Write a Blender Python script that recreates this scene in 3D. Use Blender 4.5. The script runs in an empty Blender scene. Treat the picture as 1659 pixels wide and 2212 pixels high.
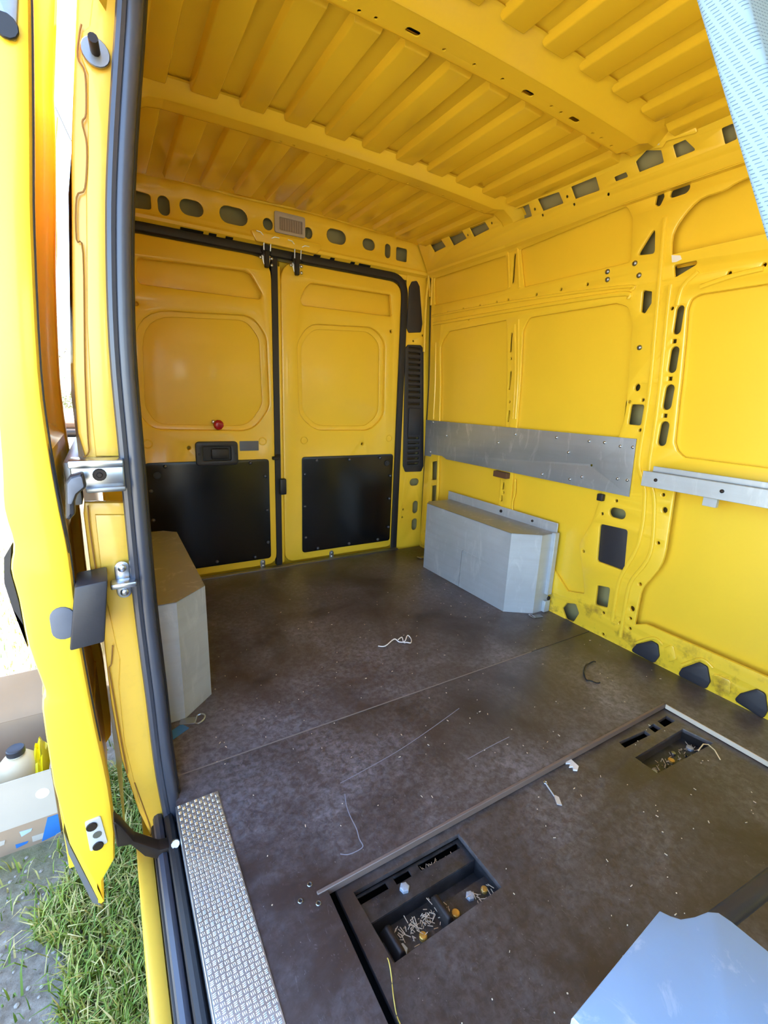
import bpy, bmesh, math, random
import numpy as np
from mathutils import Vector, Matrix

random.seed(7)
rng = np.random.default_rng(7)
scene = bpy.context.scene
COL = scene.collection

# ------------------------------------------------------------------ camera
cam_data = bpy.data.cameras.new('camera')
cam = bpy.data.objects.new('camera', cam_data)
COL.objects.link(cam)
cam_data.sensor_fit = 'HORIZONTAL'
cam_data.sensor_width = 36.0
cam_data.lens = 995.0 / 1659.0 * 36.0
cam_data.clip_start = 0.02
cam_data.clip_end = 400
_right = Vector((0.85879506, -0.51094167, 0.03754532))
_down = Vector((-0.09207745, -0.22602503, -0.96975999))
_fwd = Vector((0.50397697, 0.82936801, -0.24115538))
cam.matrix_world = Matrix((
    (_right.x, -_down.x, -_fwd.x, -0.764),
    (_right.y, -_down.y, -_fwd.y, 0.0),
    (_right.z, -_down.z, -_fwd.z, 0.915),
    (0, 0, 0, 1)))
scene.camera = cam

# ------------------------------------------------------------------ world, sun, exposure
SUN_EL = math.radians(56)
SUN_AZ = math.radians(28)        # from +x (off side of the van) turned towards the rear
world = bpy.data.worlds.new('sky')
scene.world = world
world.use_nodes = True
wn = world.node_tree
wn.nodes.clear()
w_out = wn.nodes.new('ShaderNodeOutputWorld')
w_bg = wn.nodes.new('ShaderNodeBackground')
w_sky = wn.nodes.new('ShaderNodeTexSky')
w_sky.sky_type = 'NISHITA'
w_sky.sun_disc = False
w_sky.sun_elevation = SUN_EL
w_sky.sun_rotation = math.pi / 2 - SUN_AZ
w_sky.air_density = 1.0
w_sky.dust_density = 0.6
w_sky.ozone_density = 3.0
w_bg.inputs['Strength'].default_value = 0.42
wn.links.new(w_sky.outputs[0], w_bg.inputs[0])
wn.links.new(w_bg.outputs[0], w_out.inputs[0])

sun_data = bpy.data.lights.new('sun', 'SUN')
sun_data.energy = 17.0
sun_data.angle = math.radians(0.6)
sun_data.color = (1.0, 0.97, 0.92)
sun = bpy.data.objects.new('sun', sun_data)
COL.objects.link(sun)
_sd = Vector((math.cos(SUN_EL) * math.cos(SUN_AZ), math.cos(SUN_EL) * math.sin(SUN_AZ), math.sin(SUN_EL)))
sun.rotation_euler = _sd.to_track_quat('Z', 'Y').to_euler()
sun.location = _sd * 20

vs = scene.view_settings
vs.view_transform = 'Standard'
vs.look = 'None'
vs.gamma = 1.0
vs.use_curve_mapping = False
vs.exposure = 2.08
scene.cycles.max_bounces = 8
scene.cycles.diffuse_bounces = 6
scene.cycles.glossy_bounces = 4
scene.cycles.use_denoising = True
scene.cycles.adaptive_threshold = 0.035


# ------------------------------------------------------------------ materials
def srgb(r, g, b):
    f = lambda c: (c / 255 / 12.92) if c / 255 <= 0.04045 else ((c / 255 + 0.055) / 1.055) ** 2.4
    return (f(r), f(g), f(b), 1.0)


class Mat:
    def __init__(self, name):
        self.m = bpy.data.materials.new(name)
        self.m.use_nodes = True
        self.nt = self.m.node_tree
        self.b = self.nt.nodes['Principled BSDF']
        self._co = None

    def n(self, t, **kw):
        nd = self.nt.nodes.new(t)
        for k, v in kw.items():
            if k in nd.inputs:
                nd.inputs[k].default_value = v
            else:
                setattr(nd, k, v)
        return nd

    def l(self, a, b):
        self.nt.links.new(a, b)

    def co(self, scale=(1, 1, 1)):
        if self._co is None:
            self._co = self.n('ShaderNodeTexCoord')
        mp = self.n('ShaderNodeMapping')
        mp.inputs['Scale'].default_value = scale
        self.l(self._co.outputs['Object'], mp.inputs[0])
        return mp.outputs[0]

    def noise(self, scale, detail=4, rough=.55, stretch=(1, 1, 1), dist=0.0):
        nz = self.n('ShaderNodeTexNoise')
        nz.inputs['Scale'].default_value = scale
        nz.inputs['Detail'].default_value = detail
        nz.inputs['Roughness'].default_value = rough
        nz.inputs['Distortion'].default_value = dist
        self.l(self.co(stretch), nz.inputs['Vector'])
        return nz.outputs['Fac']

    def ramp(self, fac, stops):
        r = self.n('ShaderNodeValToRGB')
        el = r.color_ramp.elements
        while len(el) < len(stops):
            el.new(0.5)
        for e, (p, c) in zip(el, stops):
            e.position = p
            e.color = c if len(c) == 4 else (*c, 1)
        self.l(fac, r.inputs[0])
        return r.outputs[0]

    def mix(self, fac, a, b, mode='MIX'):
        mx = self.n('ShaderNodeMix', data_type='RGBA', blend_type=mode)
        for sock, val in ((mx.inputs[0], fac), (mx.inputs[6], a), (mx.inputs[7], b)):
            if hasattr(val, 'is_output'):
                self.l(val, sock)
            else:
                sock.default_value = val
        return mx.outputs[2]

    def bump(self, h, strength=.2, dist=.002):
        bp = self.n('ShaderNodeBump')
        bp.inputs['Strength'].default_value = strength
        bp.inputs['Distance'].default_value = dist
        self.l(h, bp.inputs['Height'])
        self.l(bp.outputs[0], self.b.inputs['Normal'])

    def set(self, color=None, rough=None, metal=None, coat=None, spec=None):
        i = self.b.inputs
        for key, val in (('Base Color', color), ('Roughness', rough), ('Metallic', metal), ('Coat Weight', coat),
                         ('Specular IOR Level', spec)):
            if val is None:
                continue
            if hasattr(val, 'is_output'):
                self.l(val, i[key])
            else:
                i[key].default_value = val
        return self


def paint(name, col, rough=.32, coat=.5, grime=0.0, low=None):
    m = Mat(name)
    base = col
    f = m.noise(2.5, 5)
    c = m.mix(m.ramp(f, [(.35, (0, 0, 0)), (.75, (1, 1, 1))]), base, tuple(x * .94 for x in base[:3]) + (1,))
    if grime:
        g = m.noise(14, 6, .65)
        gm = m.ramp(g, [(.52, (0, 0, 0)), (.72, (grime,) * 3)])
        if low:                                    # trodden-in dirt only along the sill
            sx = m.n('ShaderNodeSeparateXYZ')
            m.l(m.co(), sx.inputs[0])
            gm = m.mix(1.0, gm, m.ramp(sx.outputs[2], [(low * .6, (1, 1, 1)), (low, (0, 0, 0))]), 'MULTIPLY')
        c = m.mix(gm, c, srgb(120, 84, 40))
    m.set(color=c, rough=rough, coat=coat)
    m.b.inputs['Coat Roughness'].default_value = .12
    m.bump(m.noise(220, 2), .05, .0006)
    return m.m


YEL = (0.90, 0.60, 0.035, 1)
M_Y = paint('yellow_paint', YEL)
M_YR = paint('yellow_roof_paint', (0.89, 0.58, 0.03, 1), rough=.26, coat=.6)
M_YS = paint('yellow_paint_dirty_sill', YEL, grime=.9, low=.15)
M_YG = paint('yellow_paint_grimy', YEL, grime=.75)
M_YD = paint('yellow_door_paint', (0.90, 0.60, 0.035, 1), rough=.4, coat=.25)


def simple(name, col, rough=.5, metal=0.0, coat=0.0, var=.12, nscale=20, bump=0.0, spec=None):
    m = Mat(name)
    f = m.noise(nscale, 5)
    a = tuple(x * (1 - var) for x in col[:3]) + (1,)
    b = tuple(min(1, x * (1 + var)) for x in col[:3]) + (1,)
    m.set(color=m.mix(f, a, b), rough=rough, metal=metal, coat=coat, spec=spec)
    if bump:
        m.bump(m.noise(nscale * 6, 3), bump, .001)
    return m.m


M_OLIVE = simple('cavity_primer', srgb(150, 142, 96), .6)
M_BLACKP = simple('black_plastic', srgb(44, 44, 50), .45, bump=.15, nscale=60)
M_RUBBER = simple('black_rubber', srgb(30, 30, 34), .5)
M_SEAL = simple('seal_rubber', srgb(58, 62, 74), .34, spec=.7)
M_CHROME = simple('zinc_plated', srgb(200, 204, 210), .28, 1.0, nscale=40)
M_STEEL = simple('dull_steel', srgb(150, 152, 155), .4, 1.0, nscale=50)
M_DARKSTEEL = simple('dark_steel', srgb(52, 44, 40), .5, .6, nscale=30)
M_WHITE = simple('white_plastic', srgb(232, 228, 224), .4)
M_GREYP = simple('grey_plastic', srgb(98, 102, 112), .5)
M_RED = simple('red_lens', srgb(170, 22, 30), .25)
M_BRASS = simple('brass_bolt', srgb(214, 170, 84), .35, .6)
M_HEX = simple('pale_bolt', srgb(176, 182, 190), .45, .2)
M_ZINC = simple('zinc_bright', srgb(208, 211, 216), .35, .35)
M_RUST = simple('rusty_brown', srgb(96, 66, 44), .8)


def board_mat():
    m = Mat('black_board')
    f = m.noise(3, 5)
    m.set(color=(.0065, .0063, .007, 1), rough=m.ramp(f, [(.3, (.2,) * 3), (.75, (.3,) * 3)]), spec=.5)
    return m.m


M_BOARD = board_mat()


def galv(name, col, rough=.42, metal=.55):
    m = Mat(name)
    a = m.noise(6, 6, .6)
    st = m.noise(3, 5, .6, (1, 1, 14))
    dr = m.ramp(m.noise(9, 7, .7, (2, 2, .6), .6), [(.55, (0, 0, 0)), (.72, (.6, .6, .6))])
    c = m.mix(a, tuple(x * .78 for x in col[:3]) + (1,), tuple(min(1, x * 1.15) for x in col[:3]) + (1,))
    c = m.mix(m.ramp(st, [(.45, (0, 0, 0)), (.8, (.35,) * 3)]), c, tuple(x * .7 for x in col[:3]) + (1,))
    c = m.mix(dr, c, srgb(222, 228, 232))
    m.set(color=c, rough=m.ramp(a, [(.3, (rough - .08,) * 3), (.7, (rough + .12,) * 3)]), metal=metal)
    m.bump(a, .04, .002)
    return m.m


M_GALV = galv('galvanised_steel', srgb(192, 202, 210), .42, .35)
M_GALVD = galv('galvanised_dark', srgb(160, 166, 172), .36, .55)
M_GALVP = galv('galvanised_plate', srgb(166, 174, 182), .36, .5)
M_ALU = galv('tread_aluminium', srgb(196, 202, 210), .36, .85)


def floor_mat(name, base, dust, amount):
    m = Mat(name)
    big = m.noise(2.6, 7, .62, dist=.5)
    fine = m.noise(55, 8, .75, dist=.35)
    fib = m.noise(120, 4, .7, (1, .35, 1), 2.0)
    c = m.mix(big, tuple(x * .65 for x in base[:3]) + (1,), base)
    d = m.ramp(big, [(.36, (0, 0, 0)), (.72, (amount,) * 3)])
    d2 = m.ramp(fine, [(.40, (.2,) * 3), (.72, (1, 1, 1))])
    dm = m.mix(1.0, d, d2, 'MULTIPLY')
    c = m.mix(dm, c, dust)
    sc = m.ramp(fib, [(.62, (0, 0, 0)), (.74, (.22,) * 3)])
    c = m.mix(sc, c, tuple(min(1, x * 1.2) for x in dust[:3]) + (1,))
    spk = m.ramp(m.noise(260, 2, .5), [(.74, (0, 0, 0)), (.78, (.5,) * 3)])
    c = m.mix(spk, c, srgb(196, 190, 184))
    m.set(color=c, rough=m.ramp(fine, [(.3, (.34,) * 3), (.75, (.52,) * 3)]), spec=.6)
    m.bump(fib, .12, .0008)
    return m.m


M_FLOOR = floor_mat('phenolic_floor', srgb(66, 55, 54), srgb(164, 164, 174), .85)
M_FLOOR2 = floor_mat('phenolic_floor_front', srgb(60, 50, 47), srgb(150, 146, 150), .75)
M_FLOORE = simple('plywood_edge', srgb(176, 150, 132), .7)
M_TRAY = floor_mat('anchor_tray_dirt', srgb(34, 31, 32), srgb(150, 150, 156), .5)
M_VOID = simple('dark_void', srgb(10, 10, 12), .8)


# ------------------------------------------------------------------ mesh helpers
class MB:
    def __init__(self):
        self.v = []
        self.f = []

    def add(self, verts, faces):
        o = len(self.v)
        self.v += [tuple(p) for p in verts]
        self.f += [tuple(i + o for i in f) for f in faces]
        return self

    def box(self, x0, x1, y0, y1, z0, z1):
        return self.hexa([(x0, y0, z0), (x1, y0, z0), (x1, y1, z0), (x0, y1, z0),
                          (x0, y0, z1), (x1, y0, z1), (x1, y1, z1), (x0, y1, z1)])

    def hexa(self, p):
        return self.add(p, [(0, 3, 2, 1), (4, 5, 6, 7), (0, 1, 5, 4), (1, 2, 6, 5), (2, 3, 7, 6), (3, 0, 4, 7)])

    def prism(self, poly, z0, z1, fmap=None):
        n = len(poly)
        fm = fmap or (lambda a, b, c: (a, b, c))
        return self.add([fm(a, b, z0) for a, b in poly] + [fm(a, b, z1) for a, b in poly],
                        [tuple(range(n))[::-1], tuple(range(n, 2 * n))] +
                        [(i, (i + 1) % n, n + (i + 1) % n, n + i) for i in range(n)])

    def tube(self, pts, r, seg=8, closed=False, cap=True, flat=1.0, up=None):
        pts = [Vector(p) for p in pts]
        n = len(pts)
        rs = r if isinstance(r, (list, tuple)) else [r] * n
        rings = []
        prev = None
        for i, p in enumerate(pts):
            a = pts[(i - 1) % n] if (closed or i > 0) else p
            b = pts[(i + 1) % n] if (closed or i < n - 1) else p
            t = (b - a)
            if t.length < 1e-9:
                t = Vector((0, 0, 1))
            t.normalize()
            if up is not None:
                u = Vector(up)
                u = u - t * u.dot(t)
                if u.length < 1e-4:
                    u = t.orthogonal()
            elif prev is None:
                u = t.orthogonal()
            else:
                u = prev - t * prev.dot(t)
                if u.length < 1e-5:
                    u = t.orthogonal()
            u.normalize()
            prev = u
            w = t.cross(u)
            rings.append([p + (u * math.cos(2 * math.pi * k / seg) * flat + w * math.sin(2 * math.pi * k / seg)) * rs[i]
                          for k in range(seg)])
        verts = [q for ring in rings for q in ring]
        faces = []
        m = n if closed else n - 1
        for i in range(m):
            j = (i + 1) % n
            for k in range(seg):
                faces.append((i * seg + k, i * seg + (k + 1) % seg, j * seg + (k + 1) % seg, j * seg + k))
        if cap and not closed:
            faces.append(tuple(range(seg))[::-1])
            faces.append(tuple((n - 1) * seg + k for k in range(seg)))
        return self.add(verts, faces)

    def disc(self, c, axis, r, h, seg=12, dome=0.0, r2=None):
        """short cylinder from c along axis, optionally with a domed or narrower end"""
        c = Vector(c)
        ax = Vector(axis).normalized()
        pts = [c, c + ax * h]
        rs = [r, r2 if r2 is not None else r]
        if dome:
            pts += [c + ax * (h + dome * .6), c + ax * (h + dome)]
            rs += [r * .8, r * .3]
        return self.tube(pts, rs, seg)

    def lathe(self, c, prof, seg=20):
        verts, faces = [], []
        for r, z in prof:
            for k in range(seg):
                a = 2 * math.pi * k / seg
                verts.append((c[0] + r * math.cos(a), c[1] + r * math.sin(a), c[2] + z))
        for i in range(len(prof) - 1):
            for k in range(seg):
                faces.append((i * seg + k, i * seg + (k + 1) % seg, (i + 1) * seg + (k + 1) % seg, (i + 1) * seg + k))
        faces.append(tuple(range(seg))[::-1])
        faces.append(tuple((len(prof) - 1) * seg + k for k in range(seg)))
        return self.add(verts, faces)


ORG = {}


def tag(o, label=None, cat=None, group=None, kind=None):
    if label: o['label'] = label
    if cat: o['category'] = cat
    if group: o['group'] = group
    if kind: o['kind'] = kind
    return o


def empty(name, loc=(0, 0, 0), label=None, cat=None, group=None, kind=None):
    o = bpy.data.objects.new(name, None)
    o.empty_display_size = .05
    COL.objects.link(o)
    o.location = loc
    ORG[o.name] = Vector(loc)
    return tag(o, label, cat, group, kind)


def finish(name, me, mat, parent=None, smooth=False, loc=None):
    """mesh in world coordinates -> object; its origin is moved to the parent's base (or loc)"""
    base = ORG[parent.name] if parent is not None else Vector(loc or (0, 0, 0))
    if base.length > 0:
        me.transform(Matrix.Translation(-base))
    me.materials.clear()
    me.materials.append(mat)
    if smooth:
        me.polygons.foreach_set('use_smooth', [True] * len(me.polygons))
        try:
            me.set_sharp_from_angle(angle=math.radians(38))
        except Exception:
            pass
    me.update()
    o = bpy.data.objects.new(name, me)
    COL.objects.link(o)
    if parent is not None:
        o.parent = parent
    else:
        o.location = base
    ORG[o.name] = base
    return o


def obj(name, mb, mat, parent=None, smooth=False, bevel=0.0, seg=2, loc=None):
    me = bpy.data.meshes.new(name)
    me.from_pydata(mb.v, [], mb.f)
    bm = bmesh.new()
    bm.from_mesh(me)
    bmesh.ops.recalc_face_normals(bm, faces=bm.faces)
    if bevel:
        es = [e for e in bm.edges if len(e.link_faces) == 2 and e.calc_face_angle(0) > .5]
        bmesh.ops.bevel(bm, geom=es, offset=bevel, segments=seg, affect='EDGES', profile=.5, clamp_overlap=True)
    bm.to_mesh(me)
    bm.free()
    return finish(name, me, mat, parent, smooth or bevel > 0, loc)


def copy_of(src, parent=None, name=None, shift=(0, 0, 0)):
    o = src.copy()
    if name: o.name = name
    COL.objects.link(o)
    o.parent = parent
    o.location = src.location + Vector(shift)
    return o


def area2(p):
    return sum(p[i][0] * p[(i + 1) % len(p)][1] - p[(i + 1) % len(p)][0] * p[i][1] for i in range(len(p)))


def rp(pts, r, n=4):
    """polygon with filleted corners; r may be a number or one per corner"""
    out = []
    m = len(pts)
    for i in range(m):
        p = Vector(pts[i]); a = Vector(pts[i - 1]); b = Vector(pts[(i + 1) % m])
        rr = r[i] if isinstance(r, (list, tuple)) else r
        va, vb = a - p, b - p
        la, lb = va.length, vb.length
        if rr <= 0 or la < 1e-6 or lb < 1e-6:
            out.append(tuple(p)); continue
        va /= la; vb /= lb
        cosang = max(-1, min(1, va.dot(vb)))
        half = math.acos(cosang) / 2
        if half > 1.5:
            out.append(tuple(p)); continue
        t = min(rr / math.tan(half), la * .48, lb * .48)
        p0 = p + va * t; p1 = p + vb * t
        for k in range(n + 1):
            s = k / n
            q = p0 * (1 - s) ** 2 + p * 2 * s * (1 - s) + p1 * s * s
            out.append(tuple(q))
    return out


def smooth_line(pts, n=6):
    P = [Vector(p) for p in pts]
    out = []
    for i in range(len(P) - 1):
        p0 = P[max(i - 1, 0)]; p1 = P[i]; p2 = P[i + 1]; p3 = P[min(i + 2, len(P) - 1)]
        for k in range(n):
            t = k / n
            out.append(tuple(0.5 * ((2 * p1) + (p2 - p0) * t + (2 * p0 - 5 * p1 + 4 * p2 - p3) * t * t + (3 * p1 - p0 - 3 * p2 + p3) * t ** 3)))
    out.append(tuple(P[-1]))
    return out


def ell(c, rx, ry=None, n=10, rot=0.0):
    ry = rx if ry is None else ry
    cr, sr = math.cos(rot), math.sin(rot)
    return [(c[0] + rx * math.cos(a) * cr - ry * math.sin(a) * sr, c[1] + rx * math.cos(a) * sr + ry * math.sin(a) * cr)
            for a in [2 * math.pi * k / n for k in range(n)]]


def slot(c, hx, hy, n=5):
    """rounded slot of half sizes hx, hy"""
    r = min(hx, hy)
    out = []
    for cx_, cy_, a0 in ((hx - r, hy - r, 0), (-(hx - r), hy - r, 1), (-(hx - r), -(hy - r), 2), (hx - r, -(hy - r), 3)):
        for k in range(n):
            a = (a0 + k / (n - 1)) * math.pi / 2
            out.append((c[0] + cx_ + r * math.cos(a), c[1] + cy_ + r * math.sin(a)))
    clean = []
    for p in out:
        if not clean or (abs(p[0] - clean[-1][0]) + abs(p[1] - clean[-1][1])) > 1e-5:
            clean.append(p)
    return clean


def rrect(c, hx, hy, r, n=3):
    return rp([(c[0] - hx, c[1] - hy), (c[0] + hx, c[1] - hy), (c[0] + hx, c[1] + hy), (c[0] - hx, c[1] + hy)], r, n)


def inside(p, poly):
    c = False
    j = len(poly) - 1
    for i in range(len(poly)):
        a, b = poly[i], poly[j]
        if (a[1] > p[1]) != (b[1] > p[1]) and p[0] < (b[0] - a[0]) * (p[1] - a[1]) / (b[1] - a[1]) + a[0]:
            c = not c
        j = i
    return c


def grow(poly, d):
    cx_ = sum(p[0] for p in poly) / len(poly); cy_ = sum(p[1] for p in poly) / len(poly)
    out = []
    for p in poly:
        v = Vector((p[0] - cx_, p[1] - cy_))
        L = max(v.length, 1e-6)
        out.append((cx_ + v.x * (1 + d / L), cy_ + v.y * (1 + d / L)))
    return out


def dedupe(poly):
    out = []
    for p in poly:
        if not out or abs(p[0] - out[-1][0]) + abs(p[1] - out[-1][1]) > 2e-4:
            out.append((p[0], p[1]))
    while len(out) > 3 and abs(out[0][0] - out[-1][0]) + abs(out[0][1] - out[-1][1]) < 2e-4:
        out.pop()
    return out


def rings_cross(A, B):
    if min(p[0] for p in A) > max(p[0] for p in B) or max(p[0] for p in A) < min(p[0] for p in B): return False
    if min(p[1] for p in A) > max(p[1] for p in B) or max(p[1] for p in A) < min(p[1] for p in B): return False
    o = lambda a, b, c: (b[0] - a[0]) * (c[1] - a[1]) - (b[1] - a[1]) * (c[0] - a[0])
    for i in range(len(A)):
        a, b = A[i - 1], A[i]
        for j in range(len(B)):
            c, d = B[j - 1], B[j]
            if o(a, b, c) * o(a, b, d) < 0 and o(c, d, a) * o(c, d, b) < 0:
                return True
    return False


def sheet(name, outer, holes, thick, bev, fmap, mat, parent=None, breaks=(), smooth=True, loc=None):
    """flat sheet with holes in local (a, b); depth 0 is the visible face; fmap(a, b, depth) places it"""
    ok = []
    for h in holes:
        h = dedupe(h)
        g = grow(h, bev + .0015)
        if not all(inside(p, outer) for p in g):
            print('SHEET', name, 'hole outside', [round(t, 3) for t in h[0]]); continue
        if any(any(inside(p, k) for p in g) or any(inside(p, g) for p in k) for k in ok):
            print('SHEET', name, 'hole clash', [round(t, 3) for t in h[0]]); continue
        if any(rings_cross(g, k) for k in ok):
            print('SHEET', name, 'hole cross', [round(t, 3) for t in h[0]]); continue
        ok.append(h)
    cu = bpy.data.curves.new(name, 'CURVE')
    cu.dimensions = '2D'
    cu.fill_mode = 'BOTH'
    cu.extrude = max(thick / 2 - bev, 0.0)
    cu.bevel_depth = bev
    cu.bevel_resolution = 1
    cu.offset = -bev
    for p in [outer] + ok:
        s = cu.splines.new('POLY')
        s.points.add(len(p) - 1)
        for q, a in zip(s.points, p):
            q.co = (a[0], a[1], 0, 1)
        s.use_cyclic_u = True
    tmp = bpy.data.objects.new(name, cu)
    COL.objects.link(tmp)
    dg = bpy.context.evaluated_depsgraph_get()
    me = bpy.data.meshes.new_from_object(tmp.evaluated_get(dg))
    bpy.data.objects.remove(tmp)
    bpy.data.curves.remove(cu)
    bm = bmesh.new()
    bm.from_mesh(me)
    bmesh.ops.remove_doubles(bm, verts=bm.verts, dist=1e-5)
    for ax, val in breaks:
        no = (1, 0, 0) if ax == 0 else (0, 1, 0)
        bmesh.ops.bisect_plane(bm, geom=bm.verts[:] + bm.edges[:] + bm.faces[:], plane_co=[val * t for t in no], plane_no=no)
    for v in bm.verts:
        v.co = fmap(v.co.x, v.co.y, thick / 2 - v.co.z)
    bmesh.ops.recalc_face_normals(bm, faces=bm.faces)
    me2 = bpy.data.meshes.new(name)
    bm.to_mesh(me2)
    bm.free()
    bpy.data.meshes.remove(me)
    return finish(name, me2, mat, parent, smooth, loc)


def wx(z):
    return 0.9 if z <= 1.0 else 0.9 - (z - 1.0) * .045


def on_wall(off=0.0):
    return lambda a, b, d: Vector((wx(b) + off + d, a, b))


def on_rear(y=2.325):
    return lambda a, b, d: Vector((a, y + d, b))


RAIL0 = Vector((.845, 0, 1.60)); RAIL1 = Vector((.775, 0, 1.725))
RAILD = (RAIL1 - RAIL0).normalized()
RAILN = Vector((RAILD.z, 0, -RAILD.x))     # pointing out of the van


def on_rail(off=0.0):
    def f(a, b, d):
        p = RAIL0 + RAILD * b + RAILN * (d + off)
        return Vector((p.x, a, p.z))
    return f


def bolt(mb, c, axis, r=.007, h=.004):
    mb.disc(c, axis, r, h * .5, 10, dome=h)


def roof_z(x):
    return 1.745 - .022 * (x / .75) ** 2


# ================================================================== FLOOR
floor = empty('floor', (0, .8, 0), 'dark brown phenolic plywood load floor with scuffs and dust', 'floor', kind='structure')


def on_floor(z=0.0):
    return lambda a, b, d: Vector((a, b, z - d))


sheet('floor_panel', [(-.772, 1.046), (.905, 1.046), (.905, 2.288), (-.772, 2.288)], [], .014, .0012, on_floor(), M_FLOOR, floor)
sheet('floor_panel', [(-.703, 1.0435), (-.703, -1.65), (-.4795, -1.65), (-.4795, .6265), (.693, .6265), (.693, -1.65), (.905, -1.65), (.905, 1.0435)],
      [], .014, .0012, on_floor(), M_FLOOR, floor)
CUT_L = [(-0.433,0.6027),(-0.1747,0.6004),(-0.1739,0.4693),(-0.426,0.4668)]
TR_R = [(0.4005,0.5429),(0.6426,0.5412),(0.6588,0.4654),(0.3994,0.4816)]
SL_R = [[(0.4156,0.6002),(0.5309,0.592),(0.5281,0.5737),(0.4103,0.5786)], [(0.5537,0.5954),(0.5856,0.5967),(0.5851,0.5742),(0.5504,0.5727)],
        [(0.6066,0.5972),(0.6594,0.5979),(0.6582,0.5721),(0.6015,0.5722)]]
sheet('sunken_panel', [(-.462, -1.65), (.691, -1.65), (.691, .6255), (-.462, .6255)], [CUT_L, TR_R] + SL_R, .012, .001, on_floor(-.015), M_FLOOR2, floor)
obj('subfloor', MB().box(-.70, .95, -1.65, 2.36, -.14, -.11), M_VOID, floor)
# plywood edge strips round the sunken panel
obj('edge_strip', MB().box(-.50, .689, .6205, .6275, -.014, .0025), simple('worn_ply_edge', srgb(118, 102, 94), .6), floor, bevel=.001, seg=1)
obj('edge_strip', MB().box(.6893, .6928, -1.65, .62, -.014, .0008), simple('lit_edge_tone', srgb(214, 200, 178), .5), floor, bevel=.001, seg=1)  # pale tone paints the light caught by this edge
obj('seam_strip', MB().box(-.70, .55, 1.0430, 1.0464, -.006, .0004), simple('worn_seam', srgb(132, 126, 122), .6), floor)
obj('threshold_strip', MB().box(-.66, .74, 2.285, 2.318, -.004, .006), M_STEEL, floor, bevel=.002, seg=1)
for q in ([(-0.3548,0.802),(-0.365,0.774),(-0.3705,0.7439),(-0.3726,0.7084),(-0.3784,0.6843),(-0.3794,0.6658),(-0.3943,0.6624),(-0.4146,0.6645),(-0.4283,0.6733)], [(-0.3511,0.8353),(-0.276,0.8436),(-0.1697,0.8578),(-0.0429,0.8844),(0.0899,0.9169)], [(-0.0241,0.746),(0.0633,0.7516),(0.1352,0.7533)]):
    obj('scratch', MB().tube([(a, b, .0003) for a, b in smooth_line(q, 3)], .0011, 4, flat=.25, up=(0, 0, 1)), simple('scratch_dust', srgb(134, 136, 148), .7) if 'scratch_dust' not in bpy.data.materials else bpy.data.materials['scratch_dust'], floor)
mb = MB()
for u, v in [(-0.506,0.6464),(-0.5323,0.6265),(-0.5047,0.6064)]:
    mb.tube([(u + .004 * math.cos(a), v + .004 * math.sin(a), .0012) for a in [k * math.pi / 5 for k in range(10)]], .0012, 5, closed=True)
obj('screw_ring', mb, M_STEEL, floor)

# ================================================================== CEILING
ceiling = empty('ceiling', (0, .8, 1.74), 'yellow ribbed sheet metal roof of the van', 'ceiling', kind='structure')
mb = MB()
xs = [-.64 + 1.44 * k / 40 for k in range(41)]
for i in range(40):
    a, b = xs[i], xs[i + 1]
    mb.add([(a, -1.7, roof_z(a)), (b, -1.7, roof_z(b)), (b, 2.40, roof_z(b)), (a, 2.40, roof_z(a)),
            (a, -1.7, roof_z(a) + .012), (b, -1.7, roof_z(b) + .012), (b, 2.40, roof_z(b) + .012), (a, 2.40, roof_z(a) + .012)],
           [(0, 1, 2, 3), (7, 6, 5, 4)])
obj('roof_skin', mb, M_YR, ceiling, smooth=True)
obj('roof_sun_block', MB().box(-.66, 1.03, -1.7, 2.41, 1.80, 1.815), M_YR, ceiling)  # unseen roof cover, added to stop sun leaking in along the rail


def rib(x0, x1, y0, y1):
    """pressed rib standing down from the roof skin, with tapered rounded ends"""
    m = MB()
    h = .019
    e = .0075
    zt = [roof_z(x0) + .001, roof_z(x1) + .001]
    zb = [roof_z(x0 + e) - h, roof_z(x1 - e) - h]
    m.add([(x0, y0, zt[0]), (x1, y0, zt[1]), (x1, y1, zt[1]), (x0, y1, zt[0]),
           (x0 + e, y0 + e, zb[0]), (x1 - e, y0 + e, zb[1]), (x1 - e, y1 - e, zb[1]), (x0 + e, y1 - e, zb[0])],
          [(4, 7, 6, 5), (0, 4, 5, 1), (1, 5, 6, 2), (2, 6, 7, 3), (3, 7, 4, 0)])
    return m


rx = [-.067 + .1345 * k for k in range(-4, 7)]
for x in rx:
    for y0, y1 in ((-1.68, .958), (1.125, 1.605), (1.715, 2.245)):
        obj('roof_rib', rib(x - .008, x + .075, y0, y1), M_YR, ceiling, bevel=.003, seg=2)


def beam_path(full):
    """centre line of a roof bow from cant rail to cant rail: (x, z, nx, nz)"""
    base = [(.75, 1.695), (.80, 1.672), (.842, 1.627), (.862, 1.588)] if full else [(.74, 1.699), (.775, 1.697)]
    left = [(-.695, 1.48), (-.678, 1.56), (-.655, 1.62), (-.62, 1.665), (-.58, 1.688)]
    mid = [(-.54, roof_z(-.54) - .04)] + [(-.50 + .1 * k, roof_z(-.50 + .1 * k) - .04) for k in range(13)]
    return left + mid + base


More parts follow.
